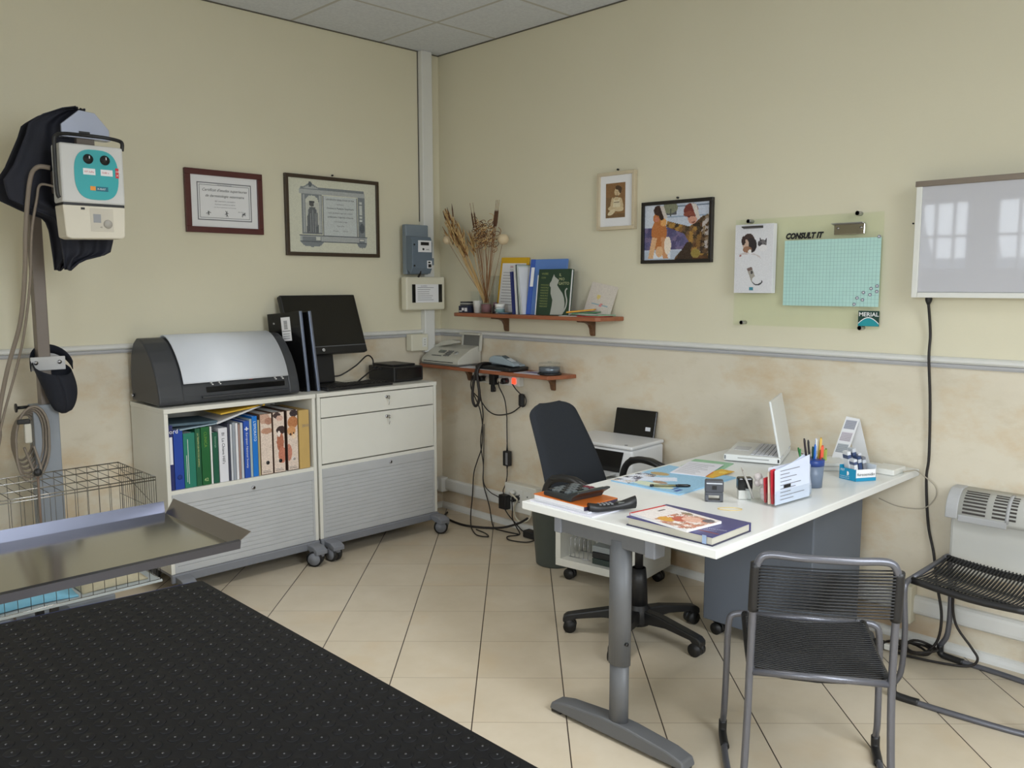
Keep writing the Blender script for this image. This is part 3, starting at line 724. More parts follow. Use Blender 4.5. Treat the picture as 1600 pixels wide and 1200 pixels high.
def cassette(x, y, yaw, lean, edge, label, sticker, L=.225):
    t_ = thing('film_cassette', (x, y, ZC), label, 'cassette', group='film cassettes standing between cabinet machines')
    t_.rotation_euler = (0, lean, yaw)
    MB().box((-L, -.006, .002), (-.008, .006, .44), GLOSSBLACK, .002).build('shell', t_, True)
    MB().box((-.010, -.0085, .002), (0, .0085, .441), edge, .002).build('edge_strip', t_, True)
    if sticker:
        k = MB().box((-.135, -.0068, .285), (-.075, -.006, .415), PAPER)
        for j in range(8): k.box((-.118, -.0072, .35+.006*j), (-.095, -.0067, .353+.006*j), INK)
        for j in range(3): k.box((-.128, -.0072, .298+.012*j), (-.085, -.0067, .301+.012*j), GREYINK)
        k.box((-.132, -.0072, .338), (-.078, -.0067, .341), INK)
        k.build('barcode_label', t_, True)
        MB().cyl((-.185, -.006, .385), (-.185, -.008, .385), .006, STEEL, 10).build('stud', t_, True)
EDGE = mat('pale_blue_metal_edge', (150, 160, 182), .35, .6)
cassette(.315, -1.195, .40, -.09, EDGE, 'black film cassette with a barcode label, beside the domed machine', True)
cassette(.335, -1.143, .40, -.11, EDGE, 'black film cassette leaning in front of the monitor, no label visible', False, .13)

t = thing('monitor', (.17, -1.0, ZC), 'black flat-screen monitor tilted back on a black stand', 'monitor')
tilt = -.36
R = Matrix.Translation((.128, -.968, 1.272)) @ Euler((0, tilt, .03)).to_matrix().to_4x4()
MB().box((-.035, -.252, -.175), (.0, .252, .18), BLACK, .006).move(R).build('bezel', t)
k = MB().box((-.004, -.245, -.128), (.0015, .245, .172), GLOSSBLACK, .001).move(R); k.build('screen', t)
k = MB().box((0, -.248, -.1335), (.0018, .248, -.1305), flat((120, 122, 126)), 0).move(R); k.build('trim_line', t)
k = MB(); k.lathe([(0, 0), (.009, 0), (.009, .0022), (0, .0022)], (0, -.05, -.152), WHITEINK, 18, rot=(0, PI/2, 0)); k.text('hp', .012, ((.0023, -.0565, -.1555), Y, Z), INK, shear=.3); k.move(R); k.build('badge', t)
k = MB().box((.06, -1.035, ZC+.012), (.11, -.905, 1.16), BLACK, .006, rot=(0, -.12, 0)); k.build('stand_neck', t)
MB().box((.04, -1.07, ZC+.0005), (.19, -.87, ZC+.014), BLACK, .005).build('stand_base', t)

t = thing('keyboard', (.31, -.92, ZC), 'black computer keyboard lying at the front of the drawer cabinet', 'keyboard')
Rk = Matrix.Translation((.305, -.905, ZC)) @ Euler((0, 0, .03)).to_matrix().to_4x4()
MB().box((-.078, -.225, .001), (.078, .225, .018), BLACK, .004).move(Rk).build('body', t)
KEY = mat('keycap_black', (22, 22, 24), .5)
k = MB()
for r_ in range(6):
    for c in range(20):
        k.box((-.064+r_*.0215, -.214+c*.0214, .018), (-.064+r_*.0215+.017, -.214+c*.0214+.0175, .0235), KEY, .002, seg=1)
k.move(Rk); k.build('keys', t)

t = thing('recorder_box', (.19, -.51, ZC), 'low black electronic box right of the monitor, cables plugged in', 'device')
MB().box((.055, -.625, ZC+.004), (.315, -.405, ZC+.092), BLACK, .006).build('housing', t)
MB().box((.03+.03, -.60, ZC+.092), (.27, -.43, ZC+.104), BLACK, .004).build('lid', t)
MB().box((.312, -.61, ZC+.018), (.318, -.42, ZC+.082), GLOSSBLACK, .002).build('front_panel', t)
k = MB().box((.10, -.640, ZC+.07), (.14, -.62, ZC+.088), BLACK, .003).box((.17, -.640, ZC+.07), (.20, -.62, ZC+.085), BLACK, .003); k.build('plug', t)
def cord(name, label, pts, r, mm=CABLE, sm=6, cat='cable', n=7, group=None):
    o = MB().tube(pts, r, mm, n, smooth=sm).build(name); return tag(o, label, cat, group)
cord('video_cable', 'black cable arching from the monitor stand to the black box', [(.085, -.90, ZC+.045), (.10, -.85, ZC+.05), (.12, -.76, ZC+.10), (.12, -.68, ZC+.155), (.12, -.64, ZC+.135), (.12, -.632, ZC+.09)], .0045)
cord('power_cable', 'short black cable drooping from the black box to the cabinet top', [(.185, -.635, ZC+.078), (.185, -.69, ZC+.072), (.19, -.76, ZC+.035), (.2, -.82, ZC+.006), (.19, -.86, ZC+.006)], .0045)
cord('mouse_cable', 'thin dark cable curled behind the keyboard near the black box', [(.225, -.84, ZC+.005), (.22, -.77, ZC+.018), (.225, -.71, ZC+.02), (.235, -.67, ZC+.006), (.23, -.62+.0-.03, ZC+.006)], .004)

# ------------------------------------------------------------------ x-ray stand with apron, cap and cable
t = thing('xray_stand', (.25, -2.5, 0), 'grey upright stand carrying the x-ray generator, behind the wire cage', 'stand')
POST = mat('stand_brown_grey', (122, 112, 104), .45, .15); POSTB = mat('stand_blue_grey', (142, 148, 156), .45, .1)
MB().box((.205, -2.55, .06), (.285, -2.445, .975), POSTB, .004).build('lower_column', t)
MB().box((.222, -2.512, .97), (.275, -2.462, 2.16), POST, .004).build('upper_column', t)
k = MB().box((.20, -2.75, .0), (.29, -2.25, .05), POSTB, .01).box((.29, -2.53, 0), (.75, -2.46, .05), POSTB, .01); k.build('foot', t)
k = MB().box((.275, -2.545, 1.125), (.283, -2.405, 1.185), flat((196, 196, 196)), .003)
for y_ in (-2.525, -2.43): k.cyl((.283, y_, 1.16), (.287, y_, 1.16), .009, STEEL, 12)
k.build('bracket_plate', t)
MB().box((.26, -2.515, 1.86), (.70, -2.40, 1.95), POST, .006).build('arm', t)
k = MB().cyl((.235, -2.55, .965), (.235, -2.60, .965), .007, BLACK).cyl((.235, -2.60, .965), (.235, -2.605, .965), .02, BLACK); k.build('cable_hook', t)
PLATE = mat('lavender_grey_plate', (172, 178, 196), .35, .3)
k = MB().prism([(-2.475, 2.092), (-2.29, 2.098), (-2.292, 2.13), (-2.345, 2.192), (-2.405, 2.197), (-2.475, 2.135)], ((.63, 0, 0), Y, Z), .012, PLATE, .002)
k.box((.60, -2.475, 2.086), (.65, -2.29, 2.096), PLATE).box((.642, -2.41, 2.104), (.6435, -2.368, 2.114), BLACK); k.build('top_plate', t)
MB().box((.52, -2.42, 1.94), (.64, -2.35, 2.10), POST, .004).build('plate_post', t)

t = thing('xray_generator', (.75, -2.44, 1.67), 'pale grey x-ray generator with a turquoise control panel, on the stand', 'x-ray generator')
UN = mat('generator_grey_white', (206, 206, 204), .4, vary=.03); UN2 = mat('generator_cream', (212, 206, 190), .45, vary=.04)
TEAL = mat('turquoise_panel', (46, 166, 172), .42, vary=.08)
MB().box((.70, -2.536, 1.814), (.80, -2.300, 2.040), UN, .008).build('housing', t)
MB().box((.705, -2.532, 1.806), (.797, -2.304, 1.815), BLACK).build('seam', t)
MB().prism([(-2.535, 1.806), (-2.302, 1.806), (-2.306, 1.69), (-2.318, 1.682), (-2.51, 1.676), (-2.528, 1.684)], ((.703, 0, 0), Y, Z), .096, UN2, .005).build('lower_housing', t)
k = MB()
o = []
for i in range(40):
    a = 2*PI*i/40; cx, sz = math.cos(a), math.sin(a); e = 3.2
    o.append((-2.405+.082*math.copysign(abs(cx)**(2/e), cx), 1.926+.096*math.copysign(abs(sz)**(2/2.6), sz)))
k.prism(o, ((.7995, 0, 0), Y, Z), .003, TEAL)
k.build('control_panel', t)
for y_ in (-2.434, -2.372):
    k = MB().lathe([(0, 0), (.019, 0), (.018, .004), (.012, .006), (.011, .014), (0, .015)], (.8025, y_, 1.985), BLACK, 20, rot=(0, PI/2, 0)); k.box((.8165, y_-.0015, 1.985), (.8182, y_+.0015, 1.995), WHITEINK); k.build('dial', t)
k = MB()
for y_ in (-2.455, -2.39):
    k.box((.8026, y_, 1.925), (.8032, y_+.045, 1.949), PAPER); k.text('kV mAs' if y_ < -2.42 else '0.00 s', .011, ((.8032, y_+.005, 1.933), Y, Z), flat((190, 50, 50)))
k.box((.8026, -2.334, 1.920), (.8036, -2.322, 1.958), flat((206, 40, 48))); k.text('ON', .011, ((.8037, -2.3335, 1.941), Y, Z), WHITEINK); k.text('X', .012, ((.8037, -2.332, 1.926), Y, Z), WHITEINK)
k.box((.8026, -2.432, 1.866), (.8032, -2.412, 1.882), flat((230, 150, 60))); k.box((.8026, -2.410, 1.864), (.8032, -2.365, 1.882), flat((30, 110, 130))); k.text('X-RAY', .011, ((.8033, -2.407, 1.869), Y, Z), WHITEINK)
k.build('panel_labels', t)
k = MB().tube([(.80, -2.545, 1.83), (.80, -2.552, 1.86), (.80, -2.552, 2.03), (.80, -2.545, 2.06), (.78, -2.51, 2.075), (.76, -2.44, 2.08), (.76, -2.36, 2.08), (.775, -2.31, 2.072), (.79, -2.298, 2.06), (.79, -2.30, 2.03)], .0075, BLACK, 8, smooth=4); k.build('handle', t)
k = MB().box((.7985, -2.437, 1.708), (.7998, -2.350, 1.797), flat((198, 192, 178)), .001).box((.7995, -2.426, 1.742), (.801, -2.398, 1.775), flat((150, 152, 156)))
k.lathe([(0, 0), (.017, 0), (.015, .004), (0, .004)], (.7998, -2.372, 1.738), flat((170, 166, 158)), 20, rot=(0, PI/2, 0)); k.box((.7995, -2.47, 1.79), (.801, -2.456, 1.798), BLACK)
k.text('45', .008, ((.8, -2.402, 1.722), Y, Z), INK); k.build('lower_cover', t)

# lead apron hung over the arm behind the generator
t = thing('lead_apron', (.5, -2.45, 1.56), 'navy lead apron draped over the stand arm behind the generator', 'apron')
prof_l = [(1.56, -2.482), (1.62, -2.49), (1.72, -2.50), (1.765, -2.515), (1.79, -2.59), (1.83, -2.675), (1.90, -2.688), (1.96, -2.65), (2.02, -2.625), (2.08, -2.60), (2.13, -2.585), (2.17, -2.53), (2.20, -2.46), (2.215, -2.40)]
prof_r = [(1.56, -2.47), (1.60, -2.42), (1.625, -2.31), (1.69, -2.292), (1.80, -2.31), (1.95, -2.32), (2.06, -2.36), (2.13, -2.375), (2.19, -2.36), (2.215, -2.36)]
def itp(tab, z):
    for (a, b_), (c, d) in zip(tab, tab[1:]):
        if a <= z <= c: return b_+(d-b_)*(z-a)/(c-a)
    return tab[-1][1]
def drape(x0, sgn):
    g = []
    for i in range(45):
        z = 1.56+(2.215-1.56)*i/44; a, b_ = itp(prof_l, z), itp(prof_r, z); row = []
        for j in range(29):
            f = j/28; y_ = a+(b_-a)*f
            fold = .014*math.sin(9*f+3.1*z)*(1-.4*f)+.008*math.sin(21*f+1.7)
            taper = sgn*.045*math.sqrt(max(0, 1-((z-1.56)/.655)**4))
            row.append((x0+taper+fold, y_, z))
        g.append(row)
    return MB().sheet(g, NAVY, .006)
drape(.58, 1).build('front_panel', t); drape(.54, -1).build('back_panel', t)

# cap hung on the bracket
t = thing('cap', (.3, -2.45, .93), 'dark navy cap hooked over the white bracket of the stand', 'cap')
DK = mat('dark_navy_cap_cloth', (24, 27, 38), .85, vary=.12, scale=40, bump=.25)
g = []
for i in range(15):
    f = i/14                                   # 0 closed tip below, 1 rim
    s_ = math.sin(f*PI*.5)**.45
    cy = -2.438-.030*f+.010*math.sin(PI*f); cz = .935+.205*f
    ry = .010+.068*s_; rx = .008+.056*s_
    row = []
    for j in range(29):
        a = 2*PI*j/28; tiltz = .045*f*(math.cos(a)*-.7)-.012*f*math.sin(a)
        row.append((.325+rx*math.cos(a)*.95-.02*f, cy+ry*math.sin(a), cz+tiltz))
    g.append(row)
MB().sheet(g, DK, .003).build('crown', t)
pts = []
for j in range(17):
    a = PI*1.0*j/16
    pts.append((.285-.075*math.sin(a), -2.462-.083*math.cos(a), 1.145+.075*math.sin(a)))
g = [[Vector(p)+Vector((0, 0, -.022)) for p in pts], [Vector(p) for p in pts], [Vector(p)+Vector((.004, 0, .016)) for p in pts]]
MB().sheet(g, DK, .003).build('band', t)

# coiled cable on the hook and supply cables
k = MB()
for j in range(6):
    cy, rr, hh = -2.585+.004*j, .045+.004*j, .10+.008*j
    pts = [(.25+.012*j+.006*math.sin(a*2), cy+rr*math.cos(a)+.012*math.sin(a), .835+hh*math.sin(a)+(.0 if math.sin(a) > 0 else -.02*j*.5)) for a in [2*PI*q/24 for q in range(24)]]
    k.tube(pts, .0055, GREYCABLE, 6, closed=True)
k.tube([(.31, -2.60, .80), (.30, -2.57, .70), (.31, -2.555, .66), (.31, -2.54, .70), (.30, -2.56, .80)], .0055, GREYCABLE, 6, smooth=6)
o = thing('extension_cord', (.29, -2.58, .68), 'brown-grey extension cord coiled on the hook of the stand', 'cord')
k.build('coil', o)
k = MB().box((.315, -2.625, .905), (.335, -2.575, .925), BLACK, .004).box((.315, -2.60, .82), (.337, -2.572, .905), flat((200, 196, 184)), .006); k.build('plug', o)
cord('supply_cable', 'thick grey-brown cable hanging from the left side of the generator', [(.71, -2.545, 1.95), (.69, -2.585, 1.95), (.66, -2.605, 1.90), (.62, -2.62, 1.72), (.57, -2.62, 1.55), (.50, -2.63, 1.35), (.42, -2.67, 1.15), (.36, -2.70, .95), (.34, -2.70, .85), (.34, -2.76, .70), (.34, -2.9, .62), (.34, -3.05, .60)], .009, GREYCABLE, 6, n=8)
cord('signal_cable', 'thin grey-brown cable running down beside the thick generator cable', [(.71, -2.537, 1.88), (.68, -2.575, 1.885), (.66, -2.585, 1.83), (.62, -2.60, 1.70), (.57, -2.605, 1.5), (.50, -2.62, 1.3), (.43, -2.64, 1.15), (.37, -2.685, .95), (.33, -2.72, .75), (.33, -2.73, .5), (.33, -2.72, .32), (.33, -2.68, .012)], .005, GREYCABLE, 6, n=6)

# ------------------------------------------------------------------ wire cage on a low stand, steel x-ray table, studded examination table
t = thing('cage_stand', (.62, -2.75, 0), 'low black stand under the wire cage, hidden behind the black table', 'stand')
MB().box((.43, -3.2, .222), (.74, -2.33, .247), BLACK, .004).build('deck', t)
for x in (.45, .66):
    for y_ in (-3.18, -2.62): MB().box((x-.015, y_-.015, 0), (x+.015, y_+.015, .222), BLACK).build('leg', t)
t = thing('wire_cage', (.62, -2.7, .2475), 'chrome wire animal cage with a blue towel inside, left of the cabinet', 'cage')
CX0, CX1, CYa, CYb, CZ0, CZ1 = .42, .838, -3.15, -2.252, .258, .70
wr = .0013; wb = .0025
def wires(lines, name, r=wr):
    k = MB()
    for a, b_ in lines: k.cyl(a, b_, r, CHROME if r > .002 else WIRE, 5)
    return k.build(name, t)
ys = [CYb-.045*i for i in range(21)]; ys = [y_ for y_ in ys if y_ > CYa]
xs = [CX0+(CX1-CX0)*i/9 for i in range(10)]
wires([((CX1, y_, CZ0), (CX1, y_, CZ1)) for y_ in ys], 'front_panel')
wires([((CX0, y_, CZ0), (CX0, y_, CZ1)) for y_ in ys], 'back_panel')
wires([((CX0, y_, CZ1), (CX1, y_, CZ1)) for y_ in ys], 'top_panel')
xs2 = [CX0+(CX1-CX0)*i/17 for i in range(18)]
wires([((x, CYb, CZ0), (x, CYb, CZ1)) for x in xs2] + [((CX0, CYb, CZ0+.3), (CX1, CYb, CZ0+.3)), ((CX0, CYb-.01, CZ1-.01), (CX1, CYb-.01, CZ1-.12))], 'side_panel')
wires([((x, CYa, CZ1), (x, CYb, CZ1)) for x in (CX0, CX0+.13, CX1-.13)] + [((CX1, CYa, z), (CX1, CYb, z)) for z in (CZ0, CZ1, CZ1-.012, CZ0+.29, CZ0+.15)] + [((CX0, CYa, z), (CX0, CYb, z)) for z in (CZ0, CZ0+.2)] + [((CX0, CYb, z), (CX1, CYb, z)) for z in (CZ0, CZ1)], 'rim_wires', wb)
k = MB().lathe([(0, -.016), (.012, -.011), (.016, 0), (.012, .011), (0, .016)], (CX1+.005, -2.695, .79), BLACK, 14); k.cyl((CX1+.005, -2.695, .78), (CX1+.005, -2.695, .45), .0045, flat((110, 92, 78)), 8); k.build('latch_rod', t)
MB().box((CX0-.006, CYa, .2475), (CX1+.006, CYb+.006, .258), flat((176, 184, 186)), .002).build('floor_pan', t)
TOW = mat('light_blue_towel', (130, 190, 216), .95, vary=.14, scale=26, bump=.5)
g = []
for i in range(22):
    row = []
    for j in range(16):
        fx, fy = j/15, i/21
        row.append((.45+.36*fx+.008*math.sin(7*fy), -3.08+.52*fy+.01*math.sin(5*fx), .265+.085*math.sin(PI*fx)**.6*(math.sin(PI*min(1, fy*1.05))**.5)+.018*math.sin(11*fy+4*fx)*math.sin(PI*fx)*math.sin(PI*fy)))
    g.append(row)
tag(MB().sheet(g, TOW, .006).build('towel'), 'crumpled light blue towel on the floor of the wire cage', 'towel')
g = []
for i in range(14):
    row = []
    for j in range(14):
        fx, fy = j/13, i/13
        row.append((.46+.34*fx, -2.55+.26*fy, .264+.07*(math.sin(PI*fx)*math.sin(PI*fy))**.7+.012*math.sin(9*fx+6*fy)*math.sin(PI*fx)*math.sin(PI*fy)))
    g.append(row)
tag(MB().sheet(g, mat('beige_towel', (184, 176, 150), .95, vary=.15, scale=26, bump=.5), .006).build('towel'), 'beige grey cloth at the right end of the wire cage', 'towel')

t = thing('xray_table', (1.86, -3.1, 0), 'polished steel table with raised lips, in front of the wire cage', 'table')
TX0, TX1, TY1, TZ = 1.605, 2.105, -2.53, .75
MB().box((TX0, -3.9, TZ-.012), (TX1, TY1, TZ), MIRROR).build('top_sheet', t)
k = MB().prism([(TX0, TZ-.012), (TX0-.006, TZ+.036), (TX0-.0045, TZ+.0365), (TX0+.002, TZ)], ((0, -3.9, 0), X, Z), -(3.9+TY1+.004), LIPSTEEL); k.build('back_lip', t)
k = MB().prism([(TX1, TZ-.014), (TX1+.004, TZ+.016), (TX1+.018, TZ+.014), (TX1+.011, TZ-.011), (TX1, TZ-.011)], ((0, -3.9, 0), X, Z), -(3.9+TY1+.012), LIPSTEEL); k.build('front_lip', t)
SIDESTEEL = mat('grey_steel_lip', (140, 136, 140), .25, 1.0, vary=.04)
k = MB().add([(TX0+.012, TY1+.001, TZ-.002), (TX1-.005, TY1+.001, TZ-.002), (TX1+.030, TY1+.036, TZ+.040), (TX0-.004, TY1+.036, TZ+.040), (TX0+.012, TY1+.003, TZ-.003), (TX1-.005, TY1+.003, TZ-.003), (TX1+.030, TY1+.038, TZ+.039), (TX0-.004, TY1+.038, TZ+.039)],
             [(0, 1, 2, 3), (7, 6, 5, 4), (0, 4, 5, 1), (1, 5, 6, 2), (2, 6, 7, 3), (3, 7, 4, 0)], SIDESTEEL); k.build('side_lip', t)
MB().box((1.77, -3.4, .04), (1.95, -3.22, TZ-.012), POSTB, .01).build('support_column', t)
MB().box((1.62, -3.55, 0), (2.10, -3.07, .04), POSTB, .012).build('base_plate', t)

t = thing('examination_table', (3.25, -3.25, 0), 'examination table topped by a black studded rubber mat, in the foreground', 'table')
EZ = .85; ex0a, ex0b, ey0, ey1, ex1 = 2.590, 2.515, -2.845, -3.58, 3.95
MB().add([(ex0a-.028, ey0-.004, EZ-.03), (ex1, ey0-.004, EZ-.03), (ex1, ey1, EZ-.03), (ex0b-.028, ey1, EZ-.03), (ex0a-.028, ey0-.004, EZ-.012), (ex1, ey0-.004, EZ-.012), (ex1, ey1, EZ-.012), (ex0b-.028, ey1, EZ-.012)],
         [(0, 1, 2, 3), (7, 6, 5, 4), (0, 4, 5, 1), (1, 5, 6, 2), (2, 6, 7, 3), (3, 7, 4, 0)], BLUEVINYL).build('table_pad', t)
k = MB().add([(ex0a, ey0, EZ-.012), (ex1, ey0, EZ-.012), (ex1, ey1, EZ-.012), (ex0b, ey1, EZ-.012), (ex0a, ey0, EZ-.003), (ex1, ey0, EZ-.003), (ex1, ey1, EZ-.003), (ex0b, ey1, EZ-.003)],
             [(0, 1, 2, 3), (7, 6, 5, 4), (0, 4, 5, 1), (1, 5, 6, 2), (2, 6, 7, 3), (3, 7, 4, 0)], RUBBER)
x_ = 2.87
i = 0
while x_-i*.03 > 2.5: i += 1
gx = x_-i*.03
while gx < ex1-.012:
    gy = ey0-.018
    while gy > ey1+.012:
        if gx > ex0a+(ex0b-ex0a)*(gy-ey0)/(ey1-ey0)+.012:
            k.lathe([(.0118, -.0031), (.0108, -.0021), (.0100, -.0018), (0, -.0017)], (gx, gy, EZ), RUBBER, 12); k.lathe([(.0022, -.0018), (.0017, -.0011), (.0009, -.0008), (0, -.0007)], (gx, gy, EZ), PIP, 7)
        gy -= .03
    gx += .03
k.build('studded_mat', t)
MB().box((ex0a-.01, ey1+.02, EZ-.075), (ex1-.02, ey0-.03, EZ-.031), STEEL, .003).build('table_frame', t)
for x in (2.70, 3.88):
    for y_ in (-3.50, -2.93): MB().box((x-.02, y_-.02, 0), (x+.02, y_+.02, EZ-.075), STEEL, .003).build('leg', t)

# ------------------------------------------------------------------ back wall: photographs, glass board, light box, heater
def pic_child(k, fr, W, Hh):
    def fn(U, V):
        P = Pic(U, V, (140, 104, 66)); sk = (206, 184, 146); dk = (112, 88, 58)
        P.r((120, 92, 60), 0, 0, 1, .12).r((128, 98, 64), 0, .12, .28, .6)
        P.e(sk, .55, .40, .26, .20).e(sk, .52, .27, .40, .09).e((220, 204, 170), .30, .16, .2, .07, .3).e((214, 194, 156), .70, .24, .22, .07)
        P.p((222, 210, 180), [(.38, .30), (.74, .30), (.72, .58), (.62, .50), (.48, .50), (.40, .58)]).p(sk, [(.30, .56), (.38, .60), (.34, .30), (.22, .32)]).p(sk, [(.72, .58), (.82, .54), (.92, .32), (.80, .28)])
        P.p(dk, [(.42, .46), (.70, .46), (.70, .43), (.42, .43)])
        P.e(sk, .60, .74, .155, .115).e((78, 58, 40), .66, .84, .17, .075, -.2).e((78, 58, 40), .74, .77, .06, .07).e(sk, .56, .72, .11, .09)
        P.e((70, 50, 34), .54, .755, .022, .011).e((70, 50, 34), .635, .755, .022, .011).e((150, 92, 70), .58, .675, .035, .011).e((176, 148, 112), .585, .715, .018, .022)
        P.r(dk, .52, .60, .64, .64)
        return P.noise(7).c
    k.art((at(fr, W*.17, Hh*.17), fr[1], fr[2]), W*.60, Hh*.68, 50, 92, fn)
frame_on('framed_photograph', 'small sepia portrait of a seated child in a pale wood frame', 'picture', 'B', 1.358, 1.612, 1.787, 2.090, .018, mat('pale_birch_frame', (206, 192, 164), .45), .028, pic_child)
def pic_dog(k, fr, W, Hh):
    def fn(U, V):
        P = Pic(U, V, (196, 204, 220))
        P.r((96, 92, 130), 0, .18, 1, .58).patch((V > .18) & (V < .58), [(104, 98, 140), (84, 78, 116), (118, 106, 140), (92, 90, 128)], 2, 7)
        P.r((206, 212, 224), 0, .60, .36, 1).r((150, 166, 190), .34, .76, 1, .78).r((120, 132, 150), .45, .94, 1, .96).r((90, 92, 98), .3, .80, .5, 1).e((132, 134, 112), .4, .93, .12, .10).r((84, 90, 80), .40, .78, .42, .92)
        P.r((186, 196, 212), 0, 0, .6, .16).r((224, 228, 236), .1, .02, .42, .14)
        br = (186, 116, 66); lb = (222, 178, 136)
        P.e(br, .23, .50, .12, .24).p(br, [(.13, .20), (.33, .20), (.36, .55), (.14, .62)]).p(lb, [(.06, .02), (.14, .02), (.20, .40), (.12, .42)]).p((206, 150, 108), [(.30, .02), (.38, .02), (.34, .40), (.26, .42)]).e((240, 226, 210), .37, .26, .055, .16).e(lb, .24, .15, .06, .10)
        P.e(br, .22, .76, .085, .11).e((222, 164, 100), .30, .68, .05, .07).e((60, 38, 34), .215, .90, .075, .09).e((54, 36, 34), .27, .84, .05, .12).e((196, 122, 96), .19, .74, .035, .05).p((206, 196, 190), [(.24, .97), (.30, .97), (.36, .76), (.31, .74)])
        cam_ = (U > .0) & inpoly(U, V, [(.62, 0), (1, 0), (1, .72), (.90, .76), (.78, .64), (.70, .58), (.36, .70), (.34, .60), (.62, .46), (.70, .30), (.50, .06), (.48, 0)])
        P.patch(cam_, [(96, 66, 44), (132, 98, 56), (58, 46, 38), (168, 128, 66), (72, 60, 44), (110, 84, 60)], 5, 6)
        P.patch(inpoly(U, V, [(.86, .1), (1, .1), (1, .8), (.9, .74)]), [(60, 48, 40), (190, 180, 176), (96, 72, 50), (140, 120, 96)], 9, 4)
        P.e((150, 132, 70), .80, .10, .07, .08).p((60, 46, 38), [(.5, .0), (.66, .30), (.74, .30), (.72, 0)])
        P.e((206, 152, 132), .745, .72, .07, .10).e((120, 58, 52), .72, .86, .11, .13).e((140, 76, 64), .70, .80, .095, .05).p((214, 206, 200), [(.72, .99), (.80, .96), (.86, .72), (.81, .70)]).e((96, 52, 48), .71, .76, .05, .012).e((120, 70, 62), .755, .655, .03, .015).e((206, 152, 132), .74, .71, .05, .05)
        return P.noise(6).c
    k.art(fr, W, Hh, 110, 82, fn, PRINTGLOSS)
frame_on('framed_photograph', 'black framed colour photograph of a dog with a person in camouflage', 'picture', 'B', 1.655, 2.078, 1.604, 1.916, .0175, mat('black_wood_frame', (30, 26, 24), .35), .024, pic_dog)

t = thing('glass_board', (2.556, -.02, 1.305), 'glass notice board on steel standoffs with a planner grid', 'notice board')
GB = (2.212, 2.902, 1.306, 1.797)
MB().box((GB[0], -.027, GB[2]), (GB[1], -.021, GB[3]), GREENGLASS).build('glass_panel', t)
for x, z in ((2.283, 1.788), (2.795, 1.795), (2.262, 1.318), (2.826, 1.312)):
    MB().cyl((x, -.0005, z), (x, -.040, z), .009, STEEL, 16).cyl((x, -.034, z), (x, -.040, z), .0095, STEEL, 16).build('standoff', t)
k = MB().box((2.465, -.029, 1.402), (2.897, -.0272, 1.692), flat((184, 222, 214), .4))
LN = flat((146, 188, 184)); 
for i in range(1, 28): k.box((2.465+.432*i/28-.0005, -.0294, 1.402), (2.465+.432*i/28+.0005, -.029, 1.692), LN)
for i in range(1, 18): k.box((2.465, -.0294, 1.402+.29*i/18-.0005), (2.897, -.029, 1.402+.29*i/18+.0005), LN)
k.build('planner_grid', t)
k = MB().text('CONSULT IT', .034, ((2.466, -.0272, 1.700), X, Z), INK, shear=.28, bold=.0022, width=.178); k.build('heading', t)
k = MB().box((2.814, -.0285, 1.320), (2.903, -.0272, 1.385), flat((22, 62, 52)))
arc = [(2.815+.087*i/20, 1.3205+.034*math.sin(PI*(.08+.84*i/20))) for i in range(21)]
k.prism([(2.815, 1.3205)]+arc+[(2.902, 1.3205)], ((0, -.0286, 0), X, Z), .0006, flat((30, 150, 160)))
arc2 = [(x, z+.004) for x, z in arc]
k.prism(arc+arc2[::-1], ((0, -.0287, 0), X, Z), .0006, WHITEINK)
k.text('MERIAL', .024, ((2.8165, -.0288, 1.362), X, Z), WHITEINK, bold=.0004, width=.084); k.build('maker_logo', t)
t = thing('clip_pad', (2.327, -.04, 1.456), 'white calendar pad with dog and cat pictures clipped on the glass board', 'pad')
k = MB().box((2.229, -.058, 1.457), (2.424, -.0275, 1.772), PAPER, .001)
def fn(U, V):
    P = Pic(U, V, (222, 222, 226))
    P.e((66, 50, 46), .36, .74, .17, .135).e((46, 38, 40), .44, .70, .14, .11).e((196, 168, 150), .28, .72, .085, .07).e((60, 40, 36), .22, .77, .05, .07).e((150, 110, 86), .33, .64, .12, .045).e((236, 232, 228), .40, .61, .045, .03).e((30, 26, 28), .26, .745, .022, .016).e((30, 26, 28), .215, .73, .02, .012)
    P.e((116, 112, 114), .72, .72, .12, .055).p((70, 66, 70), [(.64, .74), (.66, .81), (.71, .76)]).p((70, 66, 70), [(.78, .76), (.84, .81), (.84, .73)]).e((228, 226, 228), .74, .655, .11, .05).e((76, 72, 76), .66, .715, .05, .03).e((40, 40, 44), .70, .71, .012, .01).e((40, 40, 44), .78, .71, .012, .01)
    P.p((200, 190, 190), [(.10, .57), (.26, .60), (.56, .55), (.70, .50), (.66, .54), (.5, .58), (.2, .56)]).e((160, 100, 96), .15, .55, .03, .012)
    P.p((166, 160, 150), [(.33, .36), (.46, .385), (.60, .18), (.47, .155)]).p((116, 96, 92), [(.33, .36), (.46, .385), (.49, .34), (.36, .315)]).e((70, 66, 66), .465, .30, .032, .024)
    P.e((60, 60, 66), .62, .165, .135, .055); P.e((222, 222, 226), .61, .19, .125, .06)
    P.r((60, 130, 150), .41, .035, .52, .085)
    return P.noise(3).c
k.art(((2.230, -.0581, 1.458), X, Z), .193, .312, 66, 108, fn); k.build('page_block', t)
t = thing('paper_clip', (2.325, -.06, 1.755), 'dark spring clip gripping the top of the calendar pad', 'clip')
k = MB().prism([(0, 0), (.020, .006), (.022, .010), (.002, .012)], ((2.272, -.058, 1.752), -Y, Z), -.10, mat('dark_steel_clip', (74, 70, 66), .35, .8), .001); k.build('clip_body', t)
t = thing('paper_clip', (2.76, -.04, 1.706), 'wide shiny steel clip on the glass board, right of the heading', 'clip')
